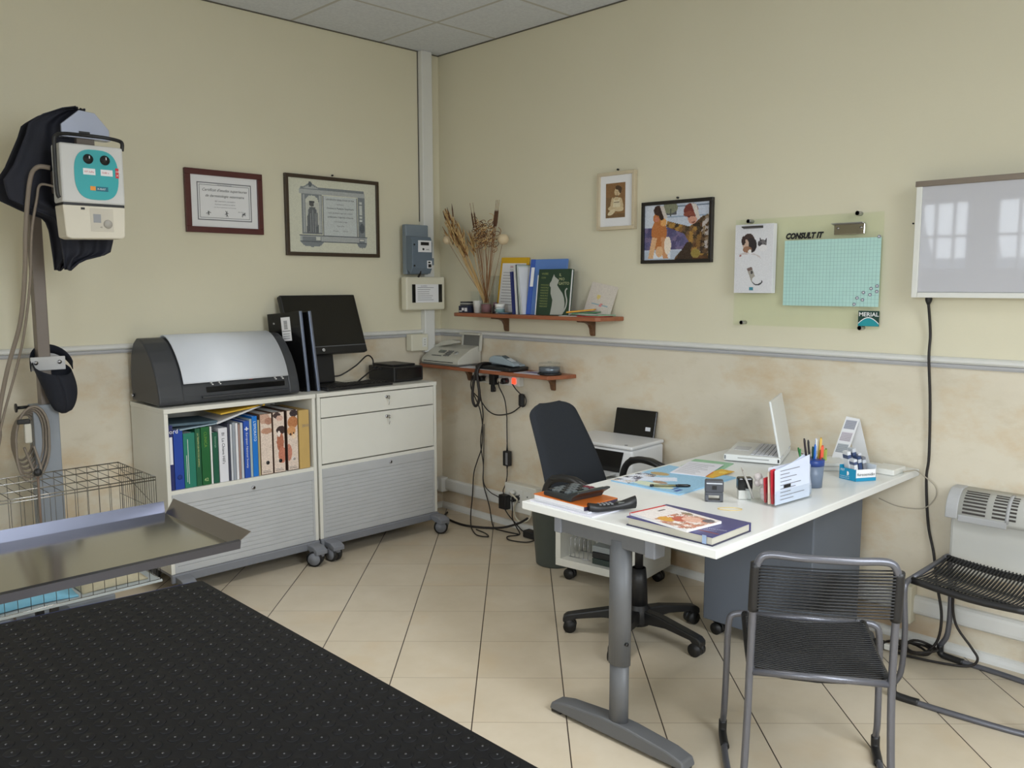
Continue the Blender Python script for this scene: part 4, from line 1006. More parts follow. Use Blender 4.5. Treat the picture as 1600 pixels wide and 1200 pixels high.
k = MB().box((2.694, -.036, 1.708), (2.828, -.030, 1.752), MIRROR, .003).prism([(.0, 0), (.026, .006), (.026, .009), (0, .008)], ((2.690, -.030, 1.748), -Y, Z), -.136, STEEL, .001); k.build('clip_body', t)
for x in (2.712, 2.812): MB().cyl((x, -.036, 1.735), (x, -.040, 1.735), .005, CHROME, 10).build('rivet', t)
mg = [(1435, 250), (1448, 718), (1440, 770), (1385, 742), (1378, 800), (1318, 780), (1312, 850), (1262, 832), (1237, 893)]
mlab = ['grey ring magnet alone in the upper right corner of the planner grid', 'uppermost grey ring magnet at the right edge of the lower cluster', 'grey ring magnet at the grid edge just under the uppermost', 'grey ring magnet third from the right in the upper row of the cluster', 'grey ring magnet fourth from the right, lower row of the cluster', 'grey ring magnet in the middle of the upper diagonal row', 'grey ring magnet in the middle of the lower diagonal row', 'grey ring magnet second from the left end of the cluster', 'lowest and leftmost grey ring magnet of the cluster']
MAGN = mat('magnet_grey', (150, 152, 168), .35, .4)
for (cx, cy), lb in zip(mg, mlab):
    u_ = (cx-530)/925; px = 2.465+.432*u_; pz = 1.402+.290*(1-(cy-255)/660)
    if cy > 300: pz = 1.402+.29*(915-cy)/655
    k = MB().lathe([(.003, .004), (.0055, .0045), (.0068, .003), (.007, 0), (0, 0)], (min(px, 2.889), -.0296, pz), MAGN, 16, rot=(PI/2, 0, 0))
    k.lathe([(0, .0042), (.003, .0042), (.003, .004)], (min(px, 2.889), -.0296, pz), WHITEINK, 12, rot=(PI/2, 0, 0))
    tag(k.build('magnet'), lb, 'magnet', 'ring magnets on the planner grid')

tag(MB().cyl((3.012, -.0005, 1.742), (3.012, -.006, 1.742), .0035, BLACK, 10).build('nail'), 'tiny dark nail alone in the wall between glass board and light box', 'nail')
t = thing('light_box', (3.5, -.05, 1.444), 'white x-ray viewing light box on the wall, switched off', 'light box')
LX0, LX1, LZ0, LZ1 = 3.054, 4.02, 1.444, 1.892
MB().box((LX0+.004, -.088, LZ0+.004), (LX1-.004, -.001, LZ1-.004), WHITE, .003).build('housing', t)
DIFF = mat('glossy_white_diffuser', (196, 196, 202), .03, vary=.01)
MB().box((LX0+.022, -.096, LZ0+.022), (LX1-.022, -.086, LZ1-.012), DIFF, .001).build('diffuser', t)
k = MB()
for lo, hi in (((LX0, -.101, LZ0), (LX0+.022, -.02, LZ1)), ((LX1-.022, -.101, LZ0), (LX1, -.02, LZ1)), ((LX0+.0225, -.101, LZ0), (LX1-.0225, -.02, LZ0+.020))): k.box(lo, hi, WHITE, .002)
k.build('frame', t)
MB().box((LX0-.004, -.104, LZ1-.016), (LX1+.004, -.0, LZ1+.006), mat('taupe_metal_rail', (134, 122, 110), .4, .4), .002).build('top_rail', t)
k = MB().lathe([(.011, 0), (.014, -.006), (.012, -.016), (.006, -.03), (0, -.03)], (3.103, -.045, LZ0+.001), BLACK, 14); k.build('cable_gland', t)
cord('light_box_cable', 'black cable falling from the light box down the wall to the floor', [(3.103, -.045, 1.42), (3.108, -.022, 1.30), (3.112, -.034, 1.2), (3.122, -.022, 1.02), (3.128, -.018, .80), (3.123, -.018, .70), (3.14, -.02, .52), (3.172, -.03, .40), (3.21, -.09, .30), (3.245, -.12, .18), (3.235, -.13, .07), (3.18, -.15, .012), (3.08, -.15, .010)], .0055, CABLE, 6)
cord('heater_cable', 'black cable looping from behind the cord stool onto the floor', [(3.295, -.125, .36), (3.285, -.125, .26), (3.30, -.12, .16), (3.36, -.12, .085), (3.385, -.12, .045), (3.36, -.13, .012), (3.28, -.17, .009), (3.15, -.20, .009), (3.08, -.19, .009)], .005, CABLE, 6)
k = MB()
for j in range(4):
    a0 = j*.7; cx, cy = 3.12+.025*j, -.135-.012*j
    k.tube([(cx+(.085-.01*j)*math.cos(a), cy+(.04+.006*j)*math.sin(a), .010+.011*j+.012*math.sin(a+a0)**2) for a in [2*PI*q/20 for q in range(20)]], .005, CABLE, 6, closed=True)
tag(k.build('cable_coil'), 'tangle of black cable coiled on the floor beside the wall socket', 'cable')
t = thing('power_plug', (3.03, -.15, 0), 'black plug and white connector lying in the cable tangle', 'plug')
MB().box((3.005, -.20, .0005), (3.055, -.165, .034), BLACK, .008).build('body', t)
MB().box((3.056, -.20, .006), (3.085, -.18, .03), WHITE, .004).build('connector', t)

t = thing('wall_socket', (3.065, -.03, .105), 'cream wall socket box in the skirting duct under the cord stool', 'socket')
MB().box((3.025, -.06, .085), (3.105, 0, .245), CREAM, .005).build('housing', t)
MB().box((3.0236, -.05, .11), (3.0255, -.012, .22), WHITE, .0006).build('outlet', t)
t = thing('wall_socket', (.8, -.03, .12), 'wide white socket box in the skirting duct with plugs and cables', 'socket')
MB().box((.665, -.055, .112), (.93, 0, .285), IVORY, .006).build('housing', t)
for i, x in enumerate((.725, .795, .865)):
    k = MB().box((x-.03, -.058, .15), (x+.03, -.0545, .255), WHITE, .003)
    for z in (.18, .202, .224): k.cyl((x, -.0575, z), (x, -.0586, z), .0045, BLACK, 8)
    k.build('outlet', t)
tag(MB().box((.66, -.105, .125), (.725, -.0595, .215), BLACK, .006).build('power_adapter'), 'black plug-in adapter on the left of the skirting socket box', 'adapter')
k = MB().cyl((.785, -.0595, .205), (.785, -.10, .205), .017, BLACK, 14).cyl((.785, -.10, .205), (.79, -.115, .195), .008, BLACK, 8)
tag(k.build('power_plug'), 'round black plug in the middle outlet of the skirting box', 'plug')
k = MB().cyl((.755, -.0595, .235), (.755, -.092, .235), .015, WHITE, 14)
tag(k.build('power_plug'), 'white plug in the skirting box feeding the white cable', 'plug')
t = thing('power_brick', (.95, -.09, 0), 'black power brick on the floor between the wall and grey bin', 'adapter')
MB().box((.90, -.135, .001), (1.04, -.08, .045), BLACK, .008).build('body', t)

t = thing('convector_heater', (3.6, -.06, .3), 'cream convector heater with a slotted rounded top under the light box', 'heater')
HX0, HX1 = 3.235, 3.95
HW = mat('heater_cream', (206, 206, 200), .4, vary=.02); HG = mat('heater_hood_grey', (178, 179, 180), .42, vary=.02)
MB().box((HX0+.012, -.092, .36), (HX1-.012, -.012, .60), HW, .012).build('body', t)
hood = [(-.004, .585), (-.125, .585)] + [(-.05-.075*math.cos(a), .60+.098*math.sin(a)) for a in [PI*.5*i/7 for i in range(8)]] + [(-.004, .698)]
HP = [(-y_, z) for y_, z in hood]
MB().prism(HP, ((HX0, 0, 0), -Y, Z), -.046, HG, .004).build('end_cap', t)
MB().prism(HP, ((HX1-.046, 0, 0), -Y, Z), -.046, HG, .004).build('end_cap', t)
def hood_pt(a, lift=0): return (-.05-(.073+lift)*math.cos(a), .60+(.096+lift)*math.sin(a))
k = MB()
x0s = [HX0+.046, HX0+.205, HX0+.215, HX0+.37, HX0+.53, HX1-.046]
g = []
for i in range(9):
    a = PI*.5*i/8; y_, z = hood_pt(a); g.append([(HX0+.045, y_, z), (HX1-.045, y_, z)])
g.append([(HX0+.045, -.006, .696), (HX1-.045, -.006, .696)])
g.insert(0, [(HX0+.045, -.123, .585), (HX1-.045, -.123, .585)])
k.sheet(g, HW, .003); k.build('hood', t)
k = MB(); SL = mat('heater_slot_dark', (62, 58, 54), .7)
for c in range(6):
    xa = HX0+.062+.105*c+(.012 if c > 1 else 0); xb = xa+.082
    if xb > HX1-.05: break
    for i in range(8):
        a = PI*.5*(.10+.098*i); p, q = hood_pt(a-.035, .0012), hood_pt(a+.045, .0012)
        k.quad((xa, p[0], p[1]), (xb, p[0], p[1]), (xb, q[0], q[1]), (xa, q[0], q[1]), SL)
k.build('grille_slots', t)
k = MB()
g = []
for i in range(9):
    a = PI*.5*i/8; y_, z = hood_pt(a, .003); g.append([(HX0+.213, y_, z), (HX0+.226, y_, z)])
k.sheet(g, HG, .002); k.box((HX0+.048, -.1265, .578), (HX0+.22, -.12, .605), HG, .003); k.build('joint_band', t)

# ------------------------------------------------------------------ wall shelves
def bracket(x, z, d, h, t_):
    q = [(0, 0), (d, 0), (d, -.011), (.070, -.016), (.040, -.028), (.026, -.05), (.021, -h+.012), (.014, -h), (0, -h)]
    MB().prism(q, ((x+.014, -.001, z), -Y, Z), .028, BRACKETWOOD, .003).build('bracket', t_)
SZ1 = 1.326
t = thing('wall_shelf', (.94, -.1, SZ1-.022), 'upper orange-brown wall shelf holding dried flowers and books', 'shelf')
q = [(.345, -.001), (1.535, -.001), (1.53, -.19), (1.50, -.205), (.40, -.205), (.362, -.195), (.347, -.17)]
MB().prism(q, ((0, 0, SZ1-.022), X, Y), .022, SHELFWOOD, .004).build('board', t)
for x in (.64, 1.325): bracket(x, SZ1-.022, .13, .09, t)
SZ2 = .990
t = thing('wall_shelf', (.6, -.1, SZ2-.022), 'lower orange-brown wall shelf holding the fax and the telephone', 'shelf')
q = [(.006, -.001), (1.20, -.001), (1.20, -.06), (1.165, -.205), (.04, -.205), (.006, -.19)]
MB().prism(q, ((0, 0, SZ2-.022), X, Y), .022, SHELFWOOD, .004).build('board', t)
for x in (.30, 1.03): bracket(x, SZ2-.022, .13, .085, t)

# --- upper shelf, left to right
t = thing('card_box', (.36, -.1, SZ1), 'small dark blue card box with white code squares, left end of upper shelf', 'box')
k = MB().box((.372, -.165, SZ1+.0005), (.455, -.085, SZ1+.042), flat((40, 44, 66)), .002); k.box((.402, -.1655, SZ1+.014), (.422, -.165, SZ1+.03), PAPER).box((.428, -.1655, SZ1+.008), (.452, -.165, SZ1+.03), PAPER).box((.378, -.1655, SZ1+.006), (.405, -.165, SZ1+.012), PAPER); k.build('body', t)
tag(MB().box((.378, -.158, SZ1+.0425), (.452, -.09, SZ1+.052), flat((70, 70, 74)), .001).build('card_pack'), 'thin grey pack of cards lying on the dark blue card box', 'cards', 'cards stacked on the card box')
tag(MB().box((.376, -.155, SZ1+.0525), (.448, -.092, SZ1+.058), flat((206, 204, 196)), .001).build('card_pack'), 'white card pack in the middle of the small stack', 'cards', 'cards stacked on the card box')
tag(MB().box((.380, -.158, SZ1+.0585), (.450, -.094, SZ1+.068), flat((56, 58, 62)), .001).build('card_pack'), 'topmost dark card pack of the stack on the card box', 'cards', 'cards stacked on the card box')
k = MB()
bx = (.385, -.075, SZ1+.0008, .465, -.015, SZ1+.13); th = .0025
k.box((bx[0], bx[1], bx[2]), (bx[3], bx[4], bx[2]+th), CLEAR).box((bx[0], bx[1], bx[2]), (bx[0]+th, bx[4], bx[5]), CLEAR).box((bx[3]-th, bx[1], bx[2]), (bx[3], bx[4], bx[5]), CLEAR).box((bx[0], bx[1], bx[2]), (bx[3], bx[1]+th, bx[5]), CLEAR).box((bx[0], bx[4]-th, bx[2]), (bx[3], bx[4], bx[5]), CLEAR)
tag(k.build('clear_box'), 'open clear plastic box behind the dark card box', 'box')
k = MB().lathe([(0, .001), (.024, .001), (.0305, .072), (.0315, .074), (.0295, .074), (.0225, .004), (0, .004)], (.506, -.125, SZ1), WHITE, 24)
tag(k.build('cup'), 'white plastic cup left of the clear flower cup', 'cup')
k = MB().lathe([(0, .001), (.036, .001), (.046, .108), (.048, .111), (.0445, .111), (.034, .004), (0, .004)], (.578, -.12, SZ1), CLEAR, 24)
vase = tag(k.build('clear_cup'), 'clear plastic cup holding the dried flower stems', 'cup')
k = MB().lathe([(0, .001), (.03, .001), (.03, .16), (.034, .225), (.0315, .225), (.0275, .16), (.0275, .005), (0, .005)], (.575, -.045, SZ1), CLEAR, 20)
tag(k.build('glass_vase'), 'slim clear glass vase behind the dried flowers', 'vase')
k = MB().lathe([(0, .003), (.030, .003), (.032, .05), (.0, .052)], (.578, -.12, SZ1+.003), flat((150, 110, 112), .8), 16)
tag(k.build('pebbles'), 'dusky red filling in the bottom of the clear flower cup', 'filling', kind='stuff')
STR = mat('straw_stem', (216, 182, 126), .8, vary=.2); STR2 = mat('brown_dried_stem', (142, 98, 58), .8, vary=.2); DKB = mat('dark_brown_seed_head', (92, 62, 42), .9, vary=.2); POM = mat('pale_dried_pod', (214, 194, 160), .8, vary=.08)
rs = random.Random(5)
foot = Vector((.578, -.12, SZ1+.062))
def bunch(name, label, tops, mat_s, heads):
    t_ = thing(name, foot, label, 'dried flowers')
    k = MB()
    for tp in tops:
        b_ = foot+Vector((rs.uniform(-.012, .012), rs.uniform(-.012, .012), 0)); tp = Vector(tp); mid = (b_+tp)/2+Vector((rs.uniform(-.01, .01), rs.uniform(-.01, .01), -.01))
        k.tube([b_, mid, tp], [.0016, .0012], mat_s, 5, smooth=4)
    k.build('stems', t_); h = MB(); heads(h, tops); h.build('seed_heads', t_)
tops1 = [(.20+.02*i+rs.uniform(-.02, .02), -.11+rs.uniform(-.03, .03), 1.86-.012*i+rs.uniform(-.06, .06)) for i in range(13)] + [(.24+.015*i+rs.uniform(-.02, .02), -.11+rs.uniform(-.03, .03), 1.83-.01*i+rs.uniform(-.05, .05)) for i in range(9)]
def h1(h, tops):
    for tp in tops:
        tp = Vector(tp); d = (tp-foot).normalized()
        h.tube([tp, tp+d*.05, tp+d*.09], [.004, .0012], STR, 6)
        for j in range(10):
            b_ = tp+d*(j*.010-.05); o = Vector((rs.uniform(-1, 1), rs.uniform(-1, 1), rs.uniform(.2, 1))).normalized()
            h.tube([b_, b_+(d*.7+o*.7)*.028, b_+(d+o*.5)*.045], [.0034, .0010], STR if j % 4 else STR2, 5)
    for q in ((.235, -.14, 1.78), (.28, -.15, 1.76), (.265, -.13, 1.81)):
        q = Vector(q); h.prism([(0, -.055), (.014, -.01), (.008, .03), (0, .06), (-.008, .03), (-.014, -.01)], (q, Vector((.8, -.3, .2)), (q-foot).normalized()), .002, POM)
    for j in range(3):
        b_ = Vector((.205+.03*j, -.11, 1.88+.02*j)); d = Vector((-.45+.15*j, 0, .9)); h.tube([b_, b_+d*.05, b_+d*.09], [.004, .004, .001], DKB, 6)
bunch('dried_grass_bunch', 'straw coloured dried grass bunch leaning left out of the cup', tops1, STR, h1)
tops2 = [(.475+.0135*i, -.12+rs.uniform(-.025, .025), 1.80+rs.uniform(-.05, .04)) for i in range(14)]
def h2(h, tops):
    for i, tp in enumerate(tops):
        tp = Vector(tp); d = (tp-foot).normalized()
        for j in range(7):
            c = tp+d*(.018*j-.06); s_ = rs.uniform(.010, .02); a0 = rs.uniform(0, 6)
            h.tube([c+Vector((s_*math.cos(a0+q*.9), .5*s_*math.sin(a0+q*1.3), s_*math.sin(a0+q*.9)+.004*q)) for q in range(6)], .0019, (DKB, STR2, STR)[(i+j) % 3], 5, smooth=3)
    for x in (.47, .49, .645, .655, .665):
        b_ = Vector((x, -.12, 1.84)); d = (b_-foot).normalized(); h.tube([b_, b_+d*.02, b_+d*.085, b_+d*.10], [.003, .0055, .0045, .001], DKB, 8); h.tube([b_+d*.1, b_+d*.155], .0012, STR2, 5); h.tube([foot, b_], .0014, STR2, 5)
bunch('dried_cattail_bunch', 'brown dried cattails and curled heads standing upright in the cup', tops2, STR2, h2)
def pod(name, label, c, r):
    t_ = thing(name, foot, label, 'dried flowers')
    c = Vector(c); MB().tube([foot+Vector((.004, .004, 0)), (foot+c)/2+Vector((.006, 0, -.012)), c], .0013, STR2, 5, smooth=4).build('stem', t_)
    MB().lathe([(0, -r*.92), (r*.5, -r*.84), (r*.86, -r*.45), (r, 0), (r*.86, r*.5), (r*.5, r*.84), (0, r*.9)], c, POM, 18).build('pod', t_)
pod('dried_poppy_pod', 'round pale dried pod on a thin stem at the right', (.716, -.11, 1.763), .034)
pod('dried_poppy_pod', 'round tan dried pod low on the left side of the grass', (.238, -.14, 1.775), .028)
t = thing('small_jar', (.655, -.12, SZ1), 'small dark glass bottle between the flower cup and white jar', 'jar')
MB().lathe([(0, .001), (.018, .001), (.019, .004), (.019, .035), (.013, .044), (0, .044)], (.668, -.13, SZ1), mat('dark_bottle_glass', (44, 38, 40), .15), 20).build('body', t)
MB().lathe([(0, .0445), (.015, .0445), (.014, .066), (0, .066)], (.668, -.13, SZ1), flat((110, 84, 96), .4), 18).build('cap', t)
t = thing('cream_jar', (.73, -.13, SZ1), 'white lidded jar with a green-grey label on the shelf', 'jar')
MB().lathe([(0, .001), (.026, .001), (.028, .004), (.028, .036), (0, .036)], (.724, -.145, SZ1), flat((196, 202, 204), .35), 24).build('body', t)
MB().lathe([(.0, .0365), (.030, .0365), (.030, .056), (.027, .059), (0, .059)], (.724, -.145, SZ1), WHITE, 24).build('lid', t)
MB().lathe([(.0283, .008), (.0286, .008), (.0286, .028), (.0283, .028)], (.724, -.145, SZ1), flat((120, 150, 150), .5), 24).build('label_band', t)
tag(MB().lathe([(0, .001), (.035, .001), (.05, .008), (.048, .009), (.034, .003), (0, .003)], (.765, -.14, SZ1), flat((104, 122, 142), .4), 24).build('dish'), 'shallow blue-grey dish in front of the clip frame', 'dish')
t = thing('notice_frame', (.77, -.06, SZ1), 'yellow framed notice sheet leaning on the wall behind the jars', 'notice')
Rn = Matrix.Translation((.715, -.055, SZ1)) @ Euler((-.13, .02, 0)).to_matrix().to_4x4()
YEL = flat((226, 178, 34), .5)
MB().box((-.118, -.005, .003), (.118, .003, .335), YEL, .002).move(Rn).build('backing', t)
k = MB().box((-.100, -.0075, .008), (.100, -.005, .300), PAPER)
k.box((-.03, -.008, .272), (.03, -.0074, .285), flat((206, 180, 190))).box((.072, -.008, .272), (.09, -.0074, .29), flat((150, 160, 180))); 
for j in range(12): k.box((-.085, -.008, .05+.0175*j), (-.085+rs.uniform(.09, .165), -.0074, .0525+.0175*j), GREYINK)
k.tube([(.03, -.0085, .15), (.035, -.0085, .165), (.04, -.0085, .15), (.045, -.0085, .16), (.05, -.0085, .155)], .001, INK, 4, smooth=3)
k.text('TARIFFE', .013, ((-.03, -.0076, .255), X, Z), GREYINK); k.move(Rn); k.build('sheet', t)
def slab(name, label, cat, x, wdt, h, dep, c, lean, yaw=0, y=-.175, pages=True, rough=.45, group='books and magazines on the upper shelf', deco=None, z=None):
    """spine faces the room; leans about its lower left corner"""
    z = SZ1 if z is None else z
    t_ = thing(name, (x, y, z), label, cat, group=group)
    M = Matrix.Translation((x, y, z+.0005)) @ Euler((0, lean, yaw)).to_matrix().to_4x4()
    th = min(.0025, wdt*.25)
    cm = flat(c, rough)
    k = MB().box((0, 0, 0), (th, dep, h), cm).box((wdt-th, 0, 0), (wdt, dep, h), cm).box((0, 0, 0), (wdt, .003, h), cm, .001)
    if deco: deco(k, wdt, h)
    k.move(M).build('cover', t_)
    MB().box((th, .003, .003), (wdt-th, dep-.003, h-.003), PAPER).move(M).build('pages', t_)
    return t_
slab('hardback_book', 'dark blue book, leftmost of the books on the upper shelf', 'book', .862, .020, .245, .15, (40, 50, 112), -.08, y=-.18)
slab('magazine', 'white magazine leaning right of the dark blue book', 'magazine', .886, .016, .282, .15, (226, 226, 222), -.075, y=-.175)
slab('magazine', 'dark covered magazine squeezed between two white ones', 'magazine', .904, .008, .285, .15, (58, 64, 62), -.085, y=-.172)
slab('magazine', 'pale grey magazine leaning before the blue folders', 'magazine', .914, .010, .282, .15, (196, 206, 200), -.11, y=-.172)
slab('magazine', 'white glossy magazine touching the light blue folder', 'magazine', .926, .012, .272, .15, (226, 228, 230), -.14, y=-.170)
t = thing('plastic_folder', (1.05, -.07, SZ1), 'light blue plastic document folder standing behind the cat book', 'folder')
Rf = Matrix.Translation((.955, -.14, SZ1+.001)) @ Euler((-.16, 0, .12)).to_matrix().to_4x4()
BLU = mat('light_blue_folder', (92, 130, 196), .35); BLU2 = mat('blue_folder_spine', (56, 92, 178), .35)
MB().box((-.012, 0, 0), (.236, .012, .318), BLU, .003).move(Rf).build('cover', t)
k = MB().box((-.018, -.006, 0), (.012, .013, .318), BLU2, .003).box((-.006, -.0075, .16), (.016, -.005, .27), PAPER); k.move(Rf); k.build('spine', t)
t = thing('cat_book', (1.13, -.12, SZ1), 'dark green book with a pale sitting cat silhouette on its cover', 'book')
Rc = Matrix.Translation((1.030, -.158, SZ1+.001)) @ Euler((-.12, 0, .05)).to_matrix().to_4x4()
GRN = mat('dark_green_cover', (36, 62, 44), .4)
MB().box((.0, -.002, 0), (.235, .001, .258), GRN, .0008).box((.0, .018, 0), (.235, .021, .258), GRN, .0008).box((0, -.002, 0), (.004, .021, .258), GRN).move(Rc).build('cover', t)
MB().box((.004, .001, .004), (.230, .018, .254), PAPER).move(Rc).build('pages', t)
k = MB()
cat = [(.105, .004), (.112, .05), (.115, .085), (.098, .12), (.096, .155), (.086, .165), (.087, .178), (.098, .192), (.102, .205), (.112, .228), (.120, .214), (.134, .206), (.150, .205-.01), (.148, .185), (.140, .168), (.160, .146), (.182, .124), (.196, .098), (.204, .066), (.203, .036), (.198, .012), (.19, .004)]
k.prism([(a, b_) for a, b_ in cat], ((0, -.0021, 0), X, Z), .0008, flat((176, 178, 170), .5))
k.tube([(.200, -.0024, .02), (.214, -.0024, .05), (.217, -.0024, .085), (.206, -.0024, .115), (.203, -.0024, .138), (.214, -.0024, .150)], .0042, flat((176, 178, 170), .5), 6, smooth=4)
GOLD = flat((150, 160, 96))
for i, wd in enumerate(('IL', 'MIO', 'GATTO')): k.text(wd, .022, ((.150, -.0021, .218-.024*i), X, Z), flat((196, 198, 150)))
for j in range(9): k.text('MANUALE', .0125, ((.022, -.0021, .165-.015*j), X, Z), GOLD)
k.text('VIVERE', .016, ((.022, -.0021, .226), X, Z), GOLD).text('CON', .014, ((.022, -.0021, .205), X, Z), GOLD)
k.move(Rc); k.build('cover_print', t)
k = MB().box((-.009, -.001, 0), (-.001, .02, .225), PAPER, .001); k.move(Rc)
tag(k.build('booklet'), 'thin white booklet at the left edge of the cat book', 'booklet')
Rg = Matrix.Translation((1.285, -.04, SZ1+.03)) @ Euler((-.25, .17, 0)).to_matrix().to_4x4()
k = MB().box((0, -.001, 0), (.185, .001, .165), flat((216, 206, 192), .6))
def fn(U, V):
    P = Pic(U, V, (216, 207, 196)); P.e((226, 206, 130), .4, .55, .07, .08).e((210, 140, 130), .6, .3, .03, .05).p((150, 180, 190), [(.2, .26), (.85, .26), (.85, .31), (.2, .31)]).e((220, 150, 150), .55, .28, .04, .06); return P.noise(3).c
k.art(((.002, -.0012, .002), X, Z), .181, .161, 30, 26, fn); k.move(Rg)
tag(k.build('greeting_card'), 'cream greeting card propped on the wall beside the cat book', 'card')
def flatpaper(name, label, cat, cx, cy, z, sx, sy, th, c, yaw, rough=.6, tilt=(0, 0), group=None):
    o = MB().box((-sx/2, -sy/2, 0), (sx/2, sy/2, th), flat(c, rough), .0004).move(Matrix.Translation((cx, cy, z)) @ Euler((tilt[0], tilt[1], yaw)).to_matrix().to_4x4()).build(name)
    return tag(o, label, cat, group)
flatpaper('leaflet', 'white leaflet lying flat in front of the cat book', 'leaflet', 1.30, -.165, SZ1+.0005, .12, .06, .003, (224, 222, 214), .1, group='papers on the upper shelf')
flatpaper('leaflet', 'red edged leaflet at the bottom of the pile near the shelf end', 'leaflet', 1.425, -.115, SZ1+.0005, .15, .13, .004, (186, 52, 48), .1, group='papers on the upper shelf')
flatpaper('envelope', 'pale green envelope at the right end of the upper shelf', 'envelope', 1.44, -.10, SZ1+.005, .13, .13, .006, (140, 172, 146), -.12, group='papers on the upper shelf')
flatpaper('leaflet', 'white leaflet between the green envelope and the dark green card', 'leaflet', 1.375, -.13, SZ1+.012, .16, .09, .003, (226, 224, 218), .25, group='papers on the upper shelf')
flatpaper('envelope', 'dark green card under the orange envelope', 'envelope', 1.375, -.125, SZ1+.016, .14, .09, .006, (66, 122, 82), .45, tilt=(0, -.06), group='papers on the upper shelf')
flatpaper('envelope', 'orange yellow envelope on top of the paper pile', 'envelope', 1.335, -.12, SZ1+.026, .15, .085, .007, (226, 160, 40), .55, tilt=(0, -.10), group='papers on the upper shelf')

# --- lower shelf
t = thing('fax_machine', (.24, -.11, SZ2), 'pale grey fax machine with handset at the corner end of the lower shelf', 'fax machine')
FX = mat('fax_warm_grey', (196, 194, 182), .45, vary=.03); FXD = mat('fax_dark_grey', (110, 110, 106), .5)
MB().prism([(.205, .012), (.205, .034), (.19, .052), (.10, .105), (.03, .125), (.012, .12), (.012, .012)], ((.045, 0, SZ2), -Y, Z), -.365, FX, .006).build('housing', t)
MB().box((.055, -.205, SZ2+.001), (.40, -.02, SZ2+.014), FXD, .004).build('base', t)
MB().box((.07, -.2065, SZ2+.022), (.36, -.203, SZ2+.026), GLOSSBLACK).build('paper_slot', t)
k = MB()
fM = Matrix.Translation((.0, -.19, SZ2+.0525)) @ Euler((.53, 0, 0)).to_matrix().to_4x4()
for r_ in range(4):
    for c in range(3): k.box((.235+.019*c, .012+.016*r_, 0), (.249+.019*c, .023+.016*r_, .005), FXD, .002)
for c in range(6): k.box((.125+.016*c, .008, 0), (.137+.016*c, .015, .004), FXD, .001)
k.lathe([(0, 0), (.017, 0), (.016, .005), (0, .005)], (.325, .05, 0), flat((176, 176, 170)), 16); k.lathe([(0, .005), (.008, .005), (.007, .008), (0, .008)], (.325, .05, 0), FXD, 14)
k.move(fM); k.build('keypad', t)
k = MB().box((.155, .045, 0), (.215, .07, .006), FXD, .002).box((.16, .049, .006), (.21, .066, .0066), flat((92, 104, 92), .2)); k.move(fM); k.build('display', t)
k = MB().prism([(.055, .108), (.062, .12), (.10, .128), (.135, .150), (.22, .158), (.265, .150), (.27, .138), (.24, .13), (.12, .112), (.08, .10)], ((0, -.055, SZ2), X, Z), .05, FX, .006); k.build('handset', t)
k = MB().box((.255, -.030, SZ2+.10), (.42, -.022, SZ2+.205), FXD, .003, rot=(-.12, 0, 0)).box((.245, -.034, SZ2+.09), (.262, -.018, SZ2+.205), FX, .003, rot=(-.12, 0, 0)).box((.413, -.034, SZ2+.09), (.43, -.018, SZ2+.205), FX, .003, rot=(-.12, 0, 0)).box((.245, -.05, SZ2+.19), (.43, -.03, SZ2+.205), FX, .003); k.build('paper_tray', t)
flatpaper('paper_sheet', 'white sheet sticking out under the right side of the fax', 'paper', .475, -.14, SZ2+.0005, .13, .11, .002, (222, 224, 230), .2, group='papers on the lower shelf')
flatpaper('paper_sheet', 'white sheet under the telephone base', 'paper', .69, -.165, SZ2+.0005, .17, .07, .002, (226, 226, 228), .05, group='papers on the lower shelf')
t = thing('cordless_telephone', (.70, -.12, SZ2), 'blue-grey cordless telephone lying in its black base on the lower shelf', 'telephone')
PH = mat('phone_blue_grey', (150, 164, 172), .35, vary=.03)
MB().prism([(.56, -.20), (.86, -.20), (.88, -.14), (.86, -.04), (.58, -.04), (.55, -.10)], ((0, 0, SZ2+.0026), X, Y), .022, BLACK, .006).build('base', t)
MB().prism([(.58, .026), (.58, .060), (.60, .068), (.72, .070), (.845, .036), (.85, .026)], ((0, -.105, SZ2), X, Z), -.05, PH, .006).build('charger', t)
k = MB().prism([(.655, .045), (.66, .075), (.69, .088), (.76, .086), (.86, .05), (.872, .034), (.86, .03)], ((0, -.175, SZ2), X, Z), -.052, PH, .008); k.build('handset', t)
k = MB(); Rp = Matrix.Translation((.805, -.150, SZ2+.0725)) @ Euler((0, .34, 0)).to_matrix().to_4x4()
k.box((-.05, -.016, -.0015), (-.012, .016, .0022), flat((70, 84, 88), .2), .001)
for r_ in range(4):
    for c in range(3): k.box((-.004+.012*r_, -.016+.012*c, -.001), (.004+.012*r_, -.008+.012*c, .003), flat((206, 212, 214)), .001)
k.move(Rp); k.build('keypad', t)
flatpaper('leaflet', 'white printed leaflet with a purple stripe between telephone and disc tub', 'leaflet', .985, -.14, SZ2+.0005, .19, .11, .002, (214, 212, 222), .08, group='papers on the lower shelf')
flatpaper('leaflet', 'pale violet leaflet lying half over the printed one', 'leaflet', 1.01, -.125, SZ2+.003, .14, .05, .002, (150, 140, 176), .05, group='papers on the lower shelf')
flatpaper('leaflet', 'small white slip at the back of the leaflets by the wall', 'leaflet', .98, -.065, SZ2+.0005, .12, .06, .002, (222, 222, 226), -.05, group='papers on the lower shelf')
t = thing('disc_spindle', (1.11, -.115, SZ2), 'tub of blank discs on a black base at the shelf end', 'disc tub')
dc = (1.10, -.118, SZ2)
MB().lathe([(0, .001), (.068, .001), (.069, .006), (.064, .013), (0, .013)], dc, BLACK, 32).build('base', t)
